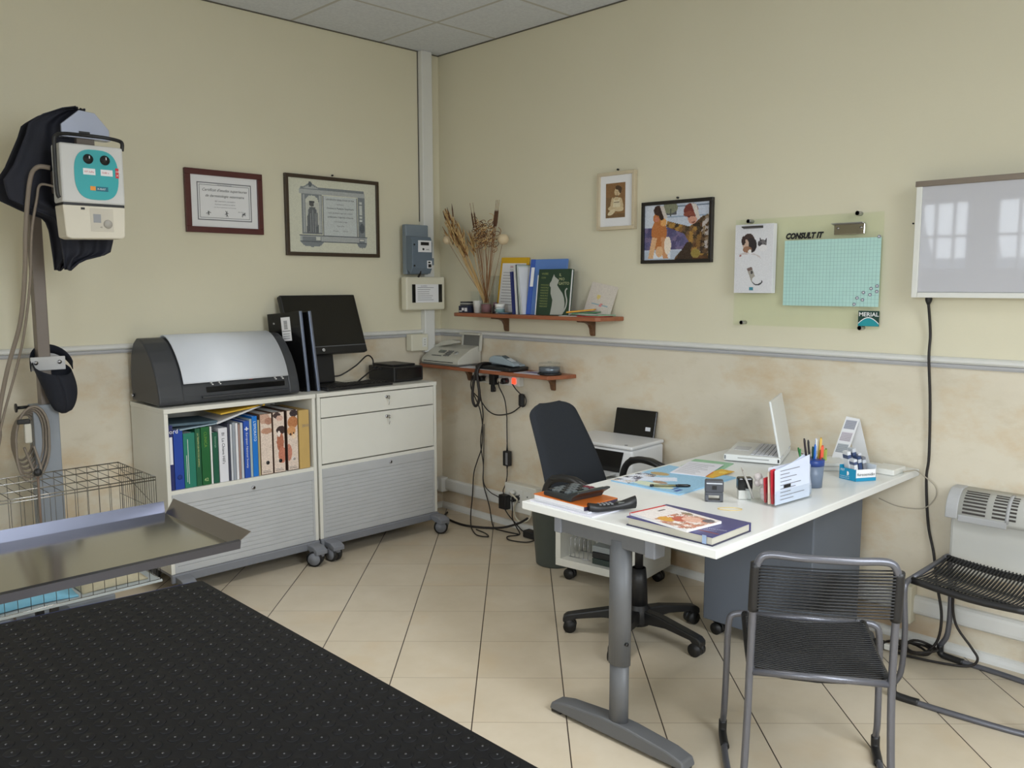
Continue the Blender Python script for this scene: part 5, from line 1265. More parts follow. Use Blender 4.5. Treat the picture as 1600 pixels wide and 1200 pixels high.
MB().lathe([(0, .0135), (.060, .0135), (.060, .045), (0, .045)], dc, mat('disc_edge_silver', (120, 130, 140), .25, .6), 32).build('discs', t)
MB().lathe([(.0625, .0135), (.0635, .0135), (.0625, .064), (.058, .068), (.012, .068), (.010, .075), (0, .075), (0, .074), (.009, .074), (.011, .067), (.057, .067), (.0615, .063)], dc, CLEAR, 32).build('cover', t)

# --- power strip under the lower shelf, plugs, cables on the wall
t = thing('power_strip', (.6, -.02, .89), 'white power strip with a lit red switch under the lower shelf', 'power strip')
MB().box((.36, -.042, .885), (.78, -.001, .945), WHITE, .005).build('body', t)
for x in (.415, .485, .555, .625, .68):
    k = MB().lathe([(.017, 0), (.019, .002), (.019, .003), (.0, .003)], (x, -.0415, .915), flat((190, 190, 186)), 16, rot=(PI/2, 0, 0)); k.build('outlet', t)
MB().box((.722, -.048, .90), (.752, -.0415, .935), emit('lit_red_switch', (255, 60, 36), 1.0), .003).build('switch', t)
for x, lb in ((.415, 'black plug, leftmost in the power strip'), (.475, 'round black plug, second in the power strip'), (.68, 'black plug beside the lit red switch')):
    k = MB().cyl((x, -.0455, .915), (x, -.085, .915), .018, BLACK, 14).cyl((x, -.085, .915), (x, -.10, .905), .007, BLACK, 8)
    tag(k.build('power_plug'), lb, 'plug', 'plugs in the power strip')
k = MB().cyl((.53, -.0455, .915), (.53, -.075, .915), .016, flat((206, 200, 184)), 14); tag(k.build('power_plug'), 'cream plug between the black ones in the power strip', 'plug', 'plugs in the power strip')
k = MB().cyl((.645, -.0455, .915), (.645, -.082, .915), .017, flat((206, 200, 184)), 14); tag(k.build('power_plug'), 'pale plug feeding the cable with the small adapter', 'plug', 'plugs in the power strip')
k = MB().box((.562, -.09, .885), (.608, -.046, .955), BLACK, .005).box((.572, -.085, .84), (.592, -.062, .886), BLACK, .004).tube([(.59, -.074, .85), (.603, -.074, .845), (.608, -.074, .86), (.60, -.074, .875)], .003, CABLE, 6, smooth=3)
tag(k.build('power_adapter'), 'square black adapter block in the middle of the power strip', 'adapter')
cord('phone_cord', 'thick black cord looped over the front edge of the lower shelf', [(.585, -.12, SZ2+.030), (.59, -.19, SZ2+.03), (.59, -.215, SZ2+.0), (.575, -.222, .93), (.562, -.222, .86), (.562, -.222, .80), (.585, -.222, .768), (.612, -.222, .79), (.622, -.222, .85), (.612, -.226, .93), (.606, -.222, .985), (.61, -.19, SZ2+.034), (.60, -.11, SZ2+.03)], .0085, CABLE, 6, n=8)
cord('wall_cable', 'black cable hanging from the power strip to the floor, leftmost', [(.415, -.10, .905), (.40, -.09, .85), (.41, -.05, .76), (.43, -.04, .70), (.438, -.03, .6), (.44, -.04, .47), (.41, -.05, .38), (.375, -.05, .29), (.365, -.055, .14), (.40, -.10, .05), (.50, -.19, .010), (.58, -.25, .006), (.69, -.31, .006), (.76, -.285, .006), (.70, -.25, .006), (.60, -.235, .006)], .0038, CABLE, 6)
cord('wall_cable', 'black cable twisting beside the leftmost one down to the floor', [(.475, -.10, .905), (.455, -.06, .80), (.45, -.035, .67), (.425, -.035, .50), (.45, -.035, .36), (.46, -.045, .24), (.53, -.06, .11), (.63, -.12, .008), (.72, -.14, .006), (.85, -.12, .006)], .0038, CABLE, 6)
cord('wall_cable', 'thin black cable branching off toward the skirting socket adapter', [(.452, -.03, .62), (.455, -.036, .4), (.462, -.045, .25), (.52, -.045, .195), (.60, -.045, .175), (.66, -.07, .155)], .003, CABLE, 6)
cord('wall_cable', 'black cable sagging in a curve below the power strip', [(.42, -.085, .82), (.44, -.05, .775), (.49, -.03, .71), (.57, -.025, .69), (.69, -.025, .715), (.785, -.04, .765)], .0038, CABLE, 6)
t = thing('inline_adapter', (.80, -.03, .76), 'small oval black adapter hanging right under the red switch', 'adapter')
MB().box((.775, -.05, .765), (.812, -.02, .845), BLACK, .012).build('body', t)
k = MB().tube([(.735, -.055, .90), (.76, -.05, .87), (.79, -.04, .842)], .0035, CABLE, 6, smooth=4).tube([(.80, -.035, .842), (.825, -.035, .825), (.833, -.035, .80), (.822, -.035, .775), (.80, -.035, .764)], .003, CABLE, 6, smooth=4); k.build('lead', t)
t = thing('inline_adapter', (.67, -.04, .38), 'rectangular black power adapter hanging on the middle cable', 'adapter')
k = MB().box((.648, -.055, .385), (.694, -.02, .478), BLACK, .004).box((.673, -.0555, .395), (.692, -.055, .47), flat((130, 130, 132))); k.build('body', t)
k = MB().cyl((.671, -.038, .478), (.671, -.038, .53), .006, BLACK, 8, .003).cyl((.671, -.038, .385), (.671, -.038, .36), .006, BLACK, 8, .003); k.build('strain_relief', t)
cord('adapter_cable', 'black cable from the power strip down to the rectangular adapter', [(.645, -.083, .91), (.655, -.09, .88), (.662, -.05, .80), (.668, -.038, .70), (.666, -.035, .64), (.671, -.038, .53)], .0036, CABLE, 6)
cord('adapter_cable', 'black cable from the rectangular adapter down to the skirting plug', [(.671, -.038, .365), (.668, -.036, .32), (.660, -.04, .27), (.668, -.07, .235), (.683, -.08, .218)], .0034, CABLE, 6)
cord('floor_cable', 'thick black cable lying across the floor from cabinet to bin', [(.19, -.12, .012), (.25, -.19, .008), (.38, -.225, .008), (.5, -.225, .008), (.62, -.17, .008), (.72, -.12, .02), (.82, -.085, .06), (.88, -.07, .10)], .007, CABLE, 6)
cord('network_cable', 'white cable loop hanging below the skirting socket box', [(.755, -.092, .235), (.80, -.10, .22), (.81, -.09, .20), (.77, -.075, .15), (.775, -.07, .09), (.82, -.07, .065), (.88, -.07, .085), (.905, -.065, .13), (.905, -.06, .18), (.88, -.058, .20)], .005, WCABLE, 6)
cord('floor_cable', 'black cable crossing under the skirting socket box to the power brick', [(.69, -.08, .125), (.72, -.075, .09), (.78, -.075, .05), (.84, -.08, .02), (.90, -.10, .02)], .0036, CABLE, 6)
cord('floor_cable', 'black cable arching from the round plug to the floor', [(.79, -.115, .195), (.80, -.12, .15), (.77, -.09, .08), (.80, -.085, .03), (.86, -.12, .006), (.84, -.20, .006), (.90, -.24, .006), (1.0, -.20, .006), (1.02, -.137, .014)], .0036, CABLE, 6)

# ------------------------------------------------------------------ desk
DZ = .740
DX0, DX1, DY0, DY1 = 2.308, 3.096, -1.556, -.022
t = thing('desk', (2.70, -.79, 0), 'white-topped office desk on grey T-shaped legs against the back wall', 'desk')
MB().box((DX0, DY0, DZ-.028), (DX1, DY1, DZ), DESKW, .003).build('desktop', t)
def tleg(y_):
    k = MB()
    def oval(z, rx, ry, n=20): return [(2.715+rx*math.cos(2*PI*i/n), y_+ry*math.sin(2*PI*i/n), z) for i in range(n)]
    def loft(z0, z1, rx, ry):
        a, b_ = oval(z0, rx, ry), oval(z1, rx, ry); n = 20
        k.add(a+b_, [tuple(range(n))[::-1], tuple(range(n, 2*n))]+[(i, (i+1) % n, n+(i+1) % n, n+i) for i in range(n)], DESKGREY, True)
    loft(.04, .27, .035, .026); loft(.262, DZ-.06, .040, .030)
    lg = k.build('leg', t)
    q = [(2.430, .012), (2.440, .038), (2.50, .052), (2.66, .066), (2.77, .066), (2.93, .052), (2.985, .038), (2.995, .012)]
    MB().prism(q, ((0, y_+.032, 0), X, Z), .064, DESKGREY, .006).build('foot', lg)
    k = MB()
    for x in (2.455, 2.965): k.box((x-.022, y_-.026, 0), (x+.022, y_+.026, .014), BLACK, .004)
    k.build('foot_pad', lg)
    MB().cyl((2.748, y_-.012, .34), (2.757, y_-.012, .34), .006, BLACK, 10).build('screw', lg)
tleg(-1.51); tleg(-.16)
MB().box((2.458, -1.535, DZ-.082), (2.862, -1.485, DZ-.029), DESKGREY, .004).build('crossbeam', t)
MB().box((2.43, -.185, DZ-.082), (2.985, -.135, DZ-.029), DESKGREY, .004).build('crossbeam', t)
MB().box((2.448, -1.54, DZ-.085), (2.480, -1.48, DZ-.028), CASTGREY, .004).build('beam_cap', t); MB().box((2.828, -1.538, DZ-.088), (2.868, -1.482, DZ-.028), CASTGREY, .004).build('beam_cap', t)
MB().box((2.69, -1.48, DZ-.075), (2.74, -.19, DZ-.03), DESKGREY, .004).build('stretcher', t)

t = thing('pedestal', (2.67, -.36, 0), 'grey metal drawer pedestal on black casters under the desk', 'pedestal')
MB().box((2.430, -.570, .065), (2.915, -.130, .615), PEDGREY, .006).build('body', t)
k = MB()
for z in (.24, .42, .565): k.box((2.4285, -.56, z-.0015), (2.431, -.14, z+.0015), BLACK)
k.build('drawer_gap', t)
for x in (2.47, 2.875):
    for y_ in (-.53, -.17):
        k = MB().cyl((x, y_, .05), (x, y_, .066), .012, BLACK, 10)
        for q in (-1, 1): k.cyl((x+.012, y_+.005*q, .026), (x+.012, y_+.021*q, .026), .026, BLACK, 18)
        k.build('caster', t)

# ------------------------------------------------------------------ things on the desk
def onto(cx, cy, yaw, z=DZ, tilt=(0, 0)): return Matrix.Translation((cx, cy, z)) @ Euler((tilt[0], tilt[1], yaw)).to_matrix().to_4x4()
def sheetobj(name, label, cat, cx, cy, z, sx, sy, th, c, yaw, fn=None, n=(40, 30), group='papers on the desk', mm=None, lines=0):
    k = MB().box((-sx/2, -sy/2, 0), (sx/2, sy/2, th), mm or flat(c, .5))
    if fn: k.art((Vector((-sx/2, -sy/2, th)), X, Y), sx, sy, n[0], n[1], fn)
    for j in range(lines): k.box((-sx*.42, -sy*.4+sy*.8*j/lines, th), (-sx*.42+sx*random.uniform(.4, .84), -sy*.4+sy*.8*j/lines+.002, th+.0003), GREYINK)
    o = k.move(onto(cx, cy, yaw, z+.0004)).build(name)
    return tag(o, label, cat, group)
sheetobj('paper_sheet', 'white paper sheets at the desk corner, under the orange notebook', 'paper', 2.482, -1.44, DZ, .30, .205, .004, (226, 226, 236), -.06)
sheetobj('paper_sheet', 'white papers directly under the orange notebook, fanned toward the room', 'paper', 2.475, -1.452, DZ+.005, .25, .17, .006, (206, 208, 214), -.02)
t = thing('orange_notebook', (2.46, -1.445, DZ+.012), 'orange notebook under the calculator on the desk corner', 'notebook')
M = onto(2.462, -1.447, -.03, DZ+.0118)
MB().box((-.118, -.082, 0), (.118, .082, .013), PAPER).move(M).build('pages', t)
MB().box((-.121, -.084, .013), (.121, .084, .0155), flat((208, 112, 46), .4)).box((.118, -.084, -.0), (.121, .084, .013), mat('dark_binding', (56, 48, 70), .5)).move(M).build('cover', t)
t = thing('calculator', (2.47, -1.44, DZ+.028), 'black desktop calculator with a raised display on the orange notebook', 'calculator')
M = onto(2.468, -1.452, -.10, DZ+.0285)
CALC = mat('calculator_charcoal', (44, 48, 50), .4)
MB().prism([(-.085, 0), (-.085, .012), (-.07, .017), (.035, .0235), (.078, .039), (.092, .040), (.092, .034), (.062, .016), (.052, 0)], ((0, .078, 0), X, Z), .152, CALC, .004).move(M).build('body', t)
k = MB()
for r_ in range(5):
    for c in range(5):
        cc = mat('calculator_key_grey', (92, 98, 100), .45) if (r_+c) % 3 else mat('calculator_key_dark', (30, 32, 34), .4)
        if r_ >= 3 and c == 4: cc = mat('calculator_key_red', (110, 44, 58), .45)
        x = -.072+.0215*r_; z = .0160+.00135*r_
        k.box((x, -.066+.0265*c, z), (x+.0165, -.045+.0265*c, z+.008), cc, .002)
k.move(M); k.build('keys', t)
k = MB().prism([(.044, .0272), (.073, .0376), (.0725, .0386), (.0435, .0282)], ((0, .062, 0), X, Z), .12, flat((120, 132, 120), .2)); k.move(M); k.build('display', t)
t = thing('desk_telephone_handset', (2.62, -1.44, DZ+.005), 'black cordless handset lying at the front of the papers by the notebook', 'telephone')
M = onto(2.625, -1.447, 1.10, DZ+.0052)
k = MB()
g = []
for i in range(15):
    f = i/14; x = -.085+.17*f; hw = .026*(1-.35*math.sin(PI*(f-.05))**2) * (math.sin(PI*min(1, max(.0, f*.92+.04)))**.28); zt = .019+.014*(1-math.sin(PI*f))+.012*f
    row = []
    for j in range(13):
        a = 2*PI*j/12; row.append((x, hw*math.cos(a), .5*zt+.5*zt*math.sin(a)+.001))
    g.append(row)
k.sheet(g, BLACK); n0 = [tuple(range(12))]
k.add([p for p in g[0][:12]], [tuple(range(12))], BLACK).add([p for p in g[-1][:12]], [tuple(range(12))[::-1]], BLACK); k.move(M); k.build('body', t)
k = MB()
for r_ in range(4):
    for c in range(3): k.box((-.05+.014*r_, -.012+.0095*c, .0235), (-.041+.014*r_, -.005+.0095*c, .0275), flat((110, 112, 114), .4), .001)
k.move(M); k.build('keypad', t)
k = MB().box((.018, -.012, .024), (.05, .012, .0295), flat((84, 88, 84), .2), .002); k.move(M); k.build('display', t)

def bmag(U, V):
    P = Pic(U, V, (150, 196, 226)); P.r((186, 212, 226), .0, .0, .25, .2).e((214, 224, 200), .5, .13, .3, .08).patch((U < .26) & (V < .5), [(214, 222, 238), (96, 96, 116), (60, 60, 76), (206, 196, 186), (230, 234, 246)], 4, 5)
    P.p((222, 230, 246), [(.25, .16), (.62, .42), (.5, .55), (.18, .35)]).e((170, 140, 116), .50, .26, .10, .05).e((186, 160, 110), .22, .58, .13, .07).r((60, 90, 160), .86, .06, .92, .16).r((80, 110, 180), .80, .10, .83, .2).r((100, 130, 200), .3, .86, .5, .9)
    return P.noise(3).c
sheetobj('blue_magazine', 'large light blue magazine lying open on the desk under the pen', 'magazine', 2.497, -.905, DZ, .315, .385, .005, (150, 196, 226), .0, bmag, (60, 74))
sheetobj('paper_sheet', 'green edged card lying under the letter, toward the laptop', 'card', 2.44, -.58, DZ, .17, .17, .003, (150, 196, 160), .22)
sheetobj('letter', 'white printed letter lying across the blue magazine', 'letter', 2.466, -.695, DZ+.0062, .145, .255, .002, (232, 232, 242), .27, lines=12)
sheetobj('leaflet', 'yellow and orange leaflet sticking out from under the letter', 'leaflet', 2.572, -.715, DZ+.0058, .06, .16, .0015, (226, 172, 50), .0, lambda U, V: Pic(U, V, (226, 176, 54)).p((216, 120, 40), [(0, 0), (.6, 0), (.2, .5), (0, .6)]).e((240, 206, 90), .6, .7, .3, .12).c, (12, 30))
t = thing('ballpoint_pen', (2.57, -1.035, DZ+.006), 'black ballpoint pen with a clear barrel on the blue magazine', 'pen')
a, b_ = Vector((2.515, -1.085, DZ+.0115)), Vector((2.622, -.985, DZ+.0115)); d = (b_-a).normalized()
MB().cyl(a+d*.012, a+d*.10, .0045, flat((120, 116, 84), .25), 10).build('barrel', t)
MB().tube([a+d*.095, a+d*.105, a+d*.14, a+d*.150], [.0045, .0058, .0055, .003], GLOSSBLACK, 10).build('cap', t)
MB().cyl(a, a+d*.013, .0047, GLOSSBLACK, 10).build('end_plug', t)

def stamp(label, cx, cy, yaw, c_top, c_low, w_=.068, dp=.034, h=.078, openf=True):
    t_ = thing('rubber_stamp', (cx, cy, DZ), label, 'stamp', group='self-inking stamps on the desk')
    M = onto(cx, cy, yaw, DZ+.0005)
    k = MB()
    if openf:
        k.box((-w_/2, -dp/2, .0), (w_/2, dp/2, .006), c_low, .002).box((-w_/2, -dp/2, .0), (-w_/2+.012, dp/2, .03), c_low, .002).box((w_/2-.012, -dp/2, 0), (w_/2, dp/2, .03), c_low, .002).box((-w_/2, -dp/2, .023), (w_/2, dp/2, .033), c_low, .002)
    else:
        k.box((-w_/2+.002, -dp/2+.002, 0), (w_/2-.002, dp/2-.002, .036), c_low, .003)
    k.move(M); k.build('base_frame', t_)
    k = MB().box((-w_/2-.001, -dp/2-.001, .032), (w_/2+.001, dp/2+.001, h), c_top, .006); k.move(M); k.build('handle', t_)
    k = MB()
    if openf: k.box((-.008, -dp/2-.0016, .044), (.008, -dp/2-.0006, .058), BLACK).box((-w_/2+.004, -dp/2-.0014, h-.012), (w_/2-.004, -dp/2-.0008, h-.008), flat((206, 210, 216)))
    else: k.box((-.0, -dp/2-.0016, .033), (w_/2-.002, -dp/2-.0006, .040), flat((150, 152, 150)))
    k.move(M); k.build('window', t_)
stamp('dark grey self-inking stamp with an open frame, left of the two', 2.783, -1.075, .62, mat('stamp_dark_grey', (74, 76, 82), .4), mat('stamp_grey', (84, 86, 92), .4), .062, .036, .076)
stamp('black self-inking stamp with a clear base, right of the two', 2.842, -.972, .75, GLOSSBLACK, mat('stamp_clear_base', (196, 196, 190), .2), .050, .034, .078, False)
k = MB().tube([(2.884+.040*math.cos(a)*.78-.018*math.sin(a)*.6, -1.135+.040*math.cos(a)*.62+.018*math.sin(a)*.8, DZ+.0016) for a in [2*PI*i/28 for i in range(28)]], .0014, flat((214, 190, 130), .6), 6, closed=True)
tag(k.build('rubber_band'), 'thin tan rubber band lying on the bare desk top', 'rubber band')
t = thing('purple_book', (2.912, -1.428, DZ), 'thick purple hardback lying flat at the front desk corner', 'book')
PUR = mat('purple_cloth_cover', (66, 64, 116), .35, vary=.05)
M = onto(2.912, -1.428, .0, DZ+.0006)
k = MB().box((-.157, -.108, .0), (.157, .108, .003), mat('book_back_cover', (44, 44, 70), .4)).box((-.157, -.108, .025), (.157, .108, .0285), PUR, .001).box((-.157, .105, 0), (.157, .108, .027), PUR); k.move(M); k.build('cover', t)
MB().box((-.152, -.103, .003), (.152, .105, .025), flat((196, 192, 178), .7)).move(M).build('pages', t)
k = MB().text('DERMATOLOGIA', .013, ((.06, -.058, .0286), Vector((.96, .28, 0)), Vector((-.28, .96, 0))), flat((206, 206, 232))).text('VETERINARIA', .009, ((.085, -.07, .0286), Vector((.96, .28, 0)), Vector((-.28, .96, 0))), flat((190, 190, 220)))
k.lathe([(0, .0287), (.012, .0287), (.012, .0292), (0, .0292)], (-.135, .075, 0), flat((130, 128, 180)), 16).box((-.0, -.075, .0286), (.155, -.07, .0289), flat((150, 84, 70))).box((.122, -.1083, .003), (.136, -.1075, .0285), flat((150, 170, 200))); k.move(M); k.build('cover_print', t)
def dogmag(U, V):
    P = Pic(U, V, (232, 224, 220)); P.patch((U > .40) & (V < .9), [(206, 160, 140), (232, 214, 206), (196, 120, 96), (240, 232, 228), (176, 140, 120)], 6, 4).e((216, 160, 70), .5, .25, .13, .14).e((190, 96, 76), .62, .5, .12, .2).e((226, 180, 160), .72, .62, .14, .18).e((150, 130, 104), .50, .86, .10, .08).e((110, 104, 110), .90, .80, .08, .12).r((200, 48, 50), 0, 0, .03, 1).r((90, 80, 80), .14, .55, .17, .75)
    return P.noise(5).c
t = thing('magazine', (2.885, -1.465, DZ+.03), 'white magazine with a red spine and a dog cover on the purple book', 'magazine')
M = onto(2.886, -1.460, -.14, DZ+.0302)
MB().box((-.118, -.078, 0), (.118, .078, .006), PAPER).move(M).build('pages', t)
k = MB().box((-.119, -.078, .006), (.118, .078, .0075), PAPER).box((-.121, -.078, 0), (-.118, .078, .0078), flat((206, 56, 50))); k.art((Vector((-.118, -.078, .0075)), X, Y), .236, .156, 56, 38, dogmag); k.move(M); k.build('cover', t)

t = thing('letter_holder', (2.93, -.90, DZ), 'clear acrylic desk holder packed with letters and odds and ends', 'holder')
M = Matrix.Translation((2.985, -1.012, DZ+.0005)) @ Euler((0, 0, -.09)).to_matrix().to_4x4()      # local x back into the desk (-x), y along the letters
k = MB().box((-.115, 0, 0), (0, .225, .004), CLEAR).box((-.003, 0, .004), (0, .225, .055), CLEAR).box((-.045, 0, .004), (-.042, .225, .075), CLEAR).box((-.115, 0, .004), (-.112, .225, .045), CLEAR).box((-.115, 0, .004), (0, .003, .045), CLEAR).box((-.115, .222, .004), (0, .225, .045), CLEAR); k.move(M); k.build('body', t)
def standing(name, label, cat, x, y0, y1, h, c, th=.0015, lean=.05, ln=0, crumple=0, shape=None, group='papers standing in the letter holder'):
    g = []
    for i in range(9):
        f = i/8; row = []
        for j in range(11):
            q = j/10; hh = h*(shape(q) if shape else 1)
            row.append((x-lean*f*h+crumple*math.sin(7*q+5*f)*f, y0+(y1-y0)*q+crumple*.4*math.sin(9*f), .0062+hh*f))
        g.append(row)
    k = MB().sheet(g, flat(c, .7) if isinstance(c, tuple) else c, th, smooth=crumple > 0)
    for j in range(ln):
        z = .02+h*.75*j/ln; k.box((x-lean*z+.0012, y0+.03, z), (x-lean*z+.002, y0+.03+random.uniform(.05, (y1-y0)*.7), z+.002), GREYINK)
    if ln: k.box((x-lean*.05+.0014, y0+.05, .06), (x-lean*.05+.0024, y0+.09, .07), INK)
    return tag(k.move(M).build(name), label, cat, group)
standing('envelope', 'white letter with printed lines at the front of the letter holder', 'letter', -.006, .006, .218, .150, (214, 222, 240), lean=.03, ln=9, shape=lambda q: .80+.2*q)
standing('letter', 'crumpled pale blue letter behind the front letter, highest at the right', 'letter', -.016, .03, .245, .160, (206, 216, 238), lean=.02, crumple=.005, shape=lambda q: .74+.26*q if q < .82 else .95-1.6*(q-.82))
standing('letter', 'cream folded letter deeper in the letter holder', 'letter', -.030, .004, .20, .112, (220, 206, 186), lean=.04, th=.003)
standing('envelope', 'white letter at the back of the standing papers', 'envelope', -.036, .01, .215, .125, (222, 226, 236), lean=.02)
for i, (x, y_, h, lb) in enumerate(((-.024, .008, .128, 'tall red plastic tag standing in the letter holder'), (-.052, .010, .095, 'short red tag leaning at the back compartment of the letter holder'))):
    k = MB().box((x-.004, y_, .006), (x+.004, y_+.022, h), flat((190, 34, 48), .4), .002, rot=(.1, 0, 0)); tag(k.move(M).build('red_tag'), lb, 'tag')
k = MB()
for i in range(7):
    c = Vector((-.08+random.uniform(-.02, .02), .03+random.uniform(-.012, .03), .02+.011*i)); r_ = random.uniform(.012, .019)
    k.lathe([(0, -r_), (r_*.7, -r_*.7), (r_, 0), (r_*.7, r_*.7), (0, r_)], c, flat((206, 198, 196), .5), 10, rot=(random.random()*3, random.random()*3, 0))
tag(k.move(M).build('cotton_swabs'), 'pale crumpled cotton and plastic wrappers in the back of the letter holder', 'cotton', kind='stuff')
k = MB().tube([(-.10, .015, .012), (-.118, .008, .06), (-.135, .0, .105)], .0035, flat((170, 166, 160), .3), 8).tube([(-.135, 0, .105), (-.141, -.003, .118)], [.0035, .0008], flat((150, 140, 130), .3), 8)
tag(k.move(M).build('pen'), 'grey pen leaning out at the left of the letter holder', 'pen')

t = thing('pen_cup', (2.925, -.63, DZ), 'frosted blue-grey pen cup with a dark blue rim', 'cup')
PC = Vector((2.925, -.625, DZ+.0006))
FROST = glass('frosted_blue_plastic', (196, 208, 222), .08, .3, .55, (150, 166, 190))
MB().lathe([(0, 0), (.036, 0), (.041, .085), (.039, .085), (.034, .004), (0, .004)], PC, FROST, 28).build('body', t)
MB().lathe([(.0385, .082), (.0415, .082), (.0425, .106), (.040, .106)], PC, mat('dark_blue_plastic', (36, 66, 140), .35), 28).build('rim', t)
pens = [((36, 110, 50), (-.024, -.02), (-.035, -.05), .150, 'green pen at the left of the pen cup'), ((42, 34, 40), (-.012, -.008), (-.028, -.02), .182, 'tall black marker in the pen cup'), ((44, 44, 48), (-.004, .004), (-.02, -.004), .175, 'second black pen beside the tall marker'), ((26, 76, 60), (.002, .014), (-.006, .008), .150, 'dark green pen in the middle of the pen cup'), ((28, 96, 190), (.006, -.004), (.004, .006), .160, 'bright blue pen right of centre in the pen cup'), ((200, 206, 226), (.010, .008), (.004, .012), .182, 'pale lilac pen behind the blue one'), ((200, 160, 60), (.014, .016), (.016, .026), .185, 'yellow pencil at the back of the pen cup'), ((212, 66, 40), (.020, .008), (.028, .018), .158, 'orange red pen at the right of the pen cup'), ((120, 140, 50), (.022, .02), (.034, .034), .145, 'olive pen at the right edge of the pen cup')]
for c, a, b_, h, lb in pens:
    t2 = thing('pen', PC, lb, 'pen', group='pens in the frosted cup')
    p0 = PC+Vector((a[0]*.6, a[1]*.6, .006)); p1 = PC+Vector((b_[0], b_[1], h)); d = (p1-p0).normalized()
    MB().tube([p0, p1-d*.012, p1], [.0042, .0042, .0028], flat(c, .35), 9).build('barrel', t2)
    MB().box(p1-d*.045+Vector((.004, -.0055, 0))-Vector((.001, .001, 0)), p1-d*.004+Vector((.0065, -.003, 0)), flat(tuple(min(255, q+40) for q in c), .35)).build('clip', t2)
t = thing('rubber_stamp', (2.79, -.56, DZ), 'small black and grey stamp lying behind the letters, near the laptop', 'stamp', group='self-inking stamps on the desk')
M = onto(2.765, -.545, .75, DZ+.0005)
MB().box((-.045, -.016, 0), (.012, .016, .036), BLACK, .006).move(M).build('handle', t)
MB().box((.012, -.014, .004), (.045, .014, .032), flat((104, 100, 106), .4), .003).move(M).build('base_frame', t)

# laptop
t = thing('laptop', (2.55, -.28, DZ), 'white open laptop turned to the left, with its lid upright', 'laptop')
M = Matrix.Translation((2.440, -.455, DZ+.001)) @ Euler((0, 0, .35)).to_matrix().to_4x4()
LAPW = mat('laptop_white', (226, 228, 226), .35, vary=.015); KEYW = mat('laptop_key_grey', (196, 198, 204), .45)
MB().box((0, 0, .003), (.236, .325, .031), LAPW, .005).move(M).build('base', t)
k = MB().box((.105, .022, .0305), (.222, .303, .0318), flat((206, 208, 210), .5))
for r_ in range(6):
    for c in range(14): k.box((.110+.0185*r_, .026+.0197*c, .0318), (.1255+.0185*r_, .043+.0197*c, .0345), KEYW, .001, seg=1)
k.move(M); k.build('keys', t)
k = MB().box((.020, .115, .0305), (.085, .205, .0318), flat((200, 202, 206), .4)); k.move(M); k.build('touchpad', t)
k = MB().box((.06, -.0008, .016), (.19, .001, .021), flat((170, 172, 170), .4)).box((.225, -.0008, .01), (.232, .001, .024), BLACK).box((.004, -.0008, .010), (.010, .001, .026), flat((120, 124, 130), .4)); k.move(M); k.build('side_ports', t)
ML = M @ Matrix.Translation((.232, 0, .031)) @ Euler((0, -.20, 0)).to_matrix().to_4x4()
MB().box((-.004, 0, 0), (.006, .325, .242), LAPW, .004).move(ML).build('lid', t)
k = MB().box((-.0046, .012, .018), (-.0038, .313, .228), mat('laptop_screen_black', (14, 15, 18), .12)); k.move(ML); k.build('screen', t)
k = MB().cyl((.234, .03, .031), (.234, .07, .031), .005, KEYW, 10).cyl((.234, .255, .031), (.234, .295, .031), .005, KEYW, 10); k.move(M); k.build('hinge', t)

t = thing('adapter_box', (2.80, -.30, DZ), 'flat white box behind the pen cup, left of the teal carton', 'box')
M = onto(2.808, -.285, .79, DZ+.0005)
MB().box((-.09, -.062, 0), (.09, .062, .032), LAPW, .004).move(M).build('body', t)
k = MB().box((-.09, -.0625, .018), (.09, -.0615, .020), flat((150, 150, 146))); k.move(M); k.build('seam', t)

t = thing('desk_calendar', (2.85, -.11, DZ), 'white fold-up desk calendar with three month grids', 'calendar')
A, B = Vector((2.816, -.105, .938)), Vector((2.876, -.110, .934)); fa, fb = Vector((2.776, -.155, DZ+.001)), Vector((2.838, -.160, DZ+.001)); ba, bb = Vector((2.834, -.040, DZ+.001)), Vector((2.900, -.045, DZ+.001))
def slabq(a, b_, c, d, th, mm):
    n = (b_-a).cross(d-a).normalized()*th
    return MB().add([a, b_, c, d, a-n, b_-n, c-n, d-n], [(0, 1, 2, 3), (7, 6, 5, 4), (0, 4, 5, 1), (1, 5, 6, 2), (2, 6, 7, 3), (3, 7, 4, 0)], mm)
k = slabq(fa, fb, B, A, .0015, PAPER)
u = (fb-fa).normalized(); v = (A-fa).normalized(); L = (A-fa).length; W_ = (fb-fa).length
nn = u.cross(v).normalized()
for r_, c in ((.74, (176, 178, 190)), (.48, (208, 200, 208)), (.23, (180, 186, 192))):
    o = fa+v*L*r_+u*W_*.1+nn*.0006; k.quad(o, o+u*W_*.78, o+u*W_*.78+v*L*.19, o+v*L*.19, flat(c, .7))
    for i in range(7):
        for j in range(5):
            p = o+u*W_*(.03+.107*i)+v*L*(.012+.034*j)+nn*.0004; k.quad(p, p+u*.003, p+u*.003+v*.0035, p+v*.0035, GREYINK)
k.build('front_panel', t)
slabq(bb, ba, A, B, .0015, PAPER).build('back_panel', t)
t = thing('carton', (2.99, -.39, DZ), 'open teal and white carton stuffed with small medicine boxes', 'carton')
d1, d2 = Vector((-.074, .018, 0)), Vector((.045, .077, 0)); c0 = Vector((3.010, -.436, DZ+.0006)); hb = Vector((0, 0, .046))
TL = flat((24, 140, 180), .45)
k = MB()
def pan(a, e, h, mm, off=0): return k.quad(a, a+e, a+e+h, a+h, mm)
th1, th2 = d1.normalized()*.002, d2.normalized()*.002
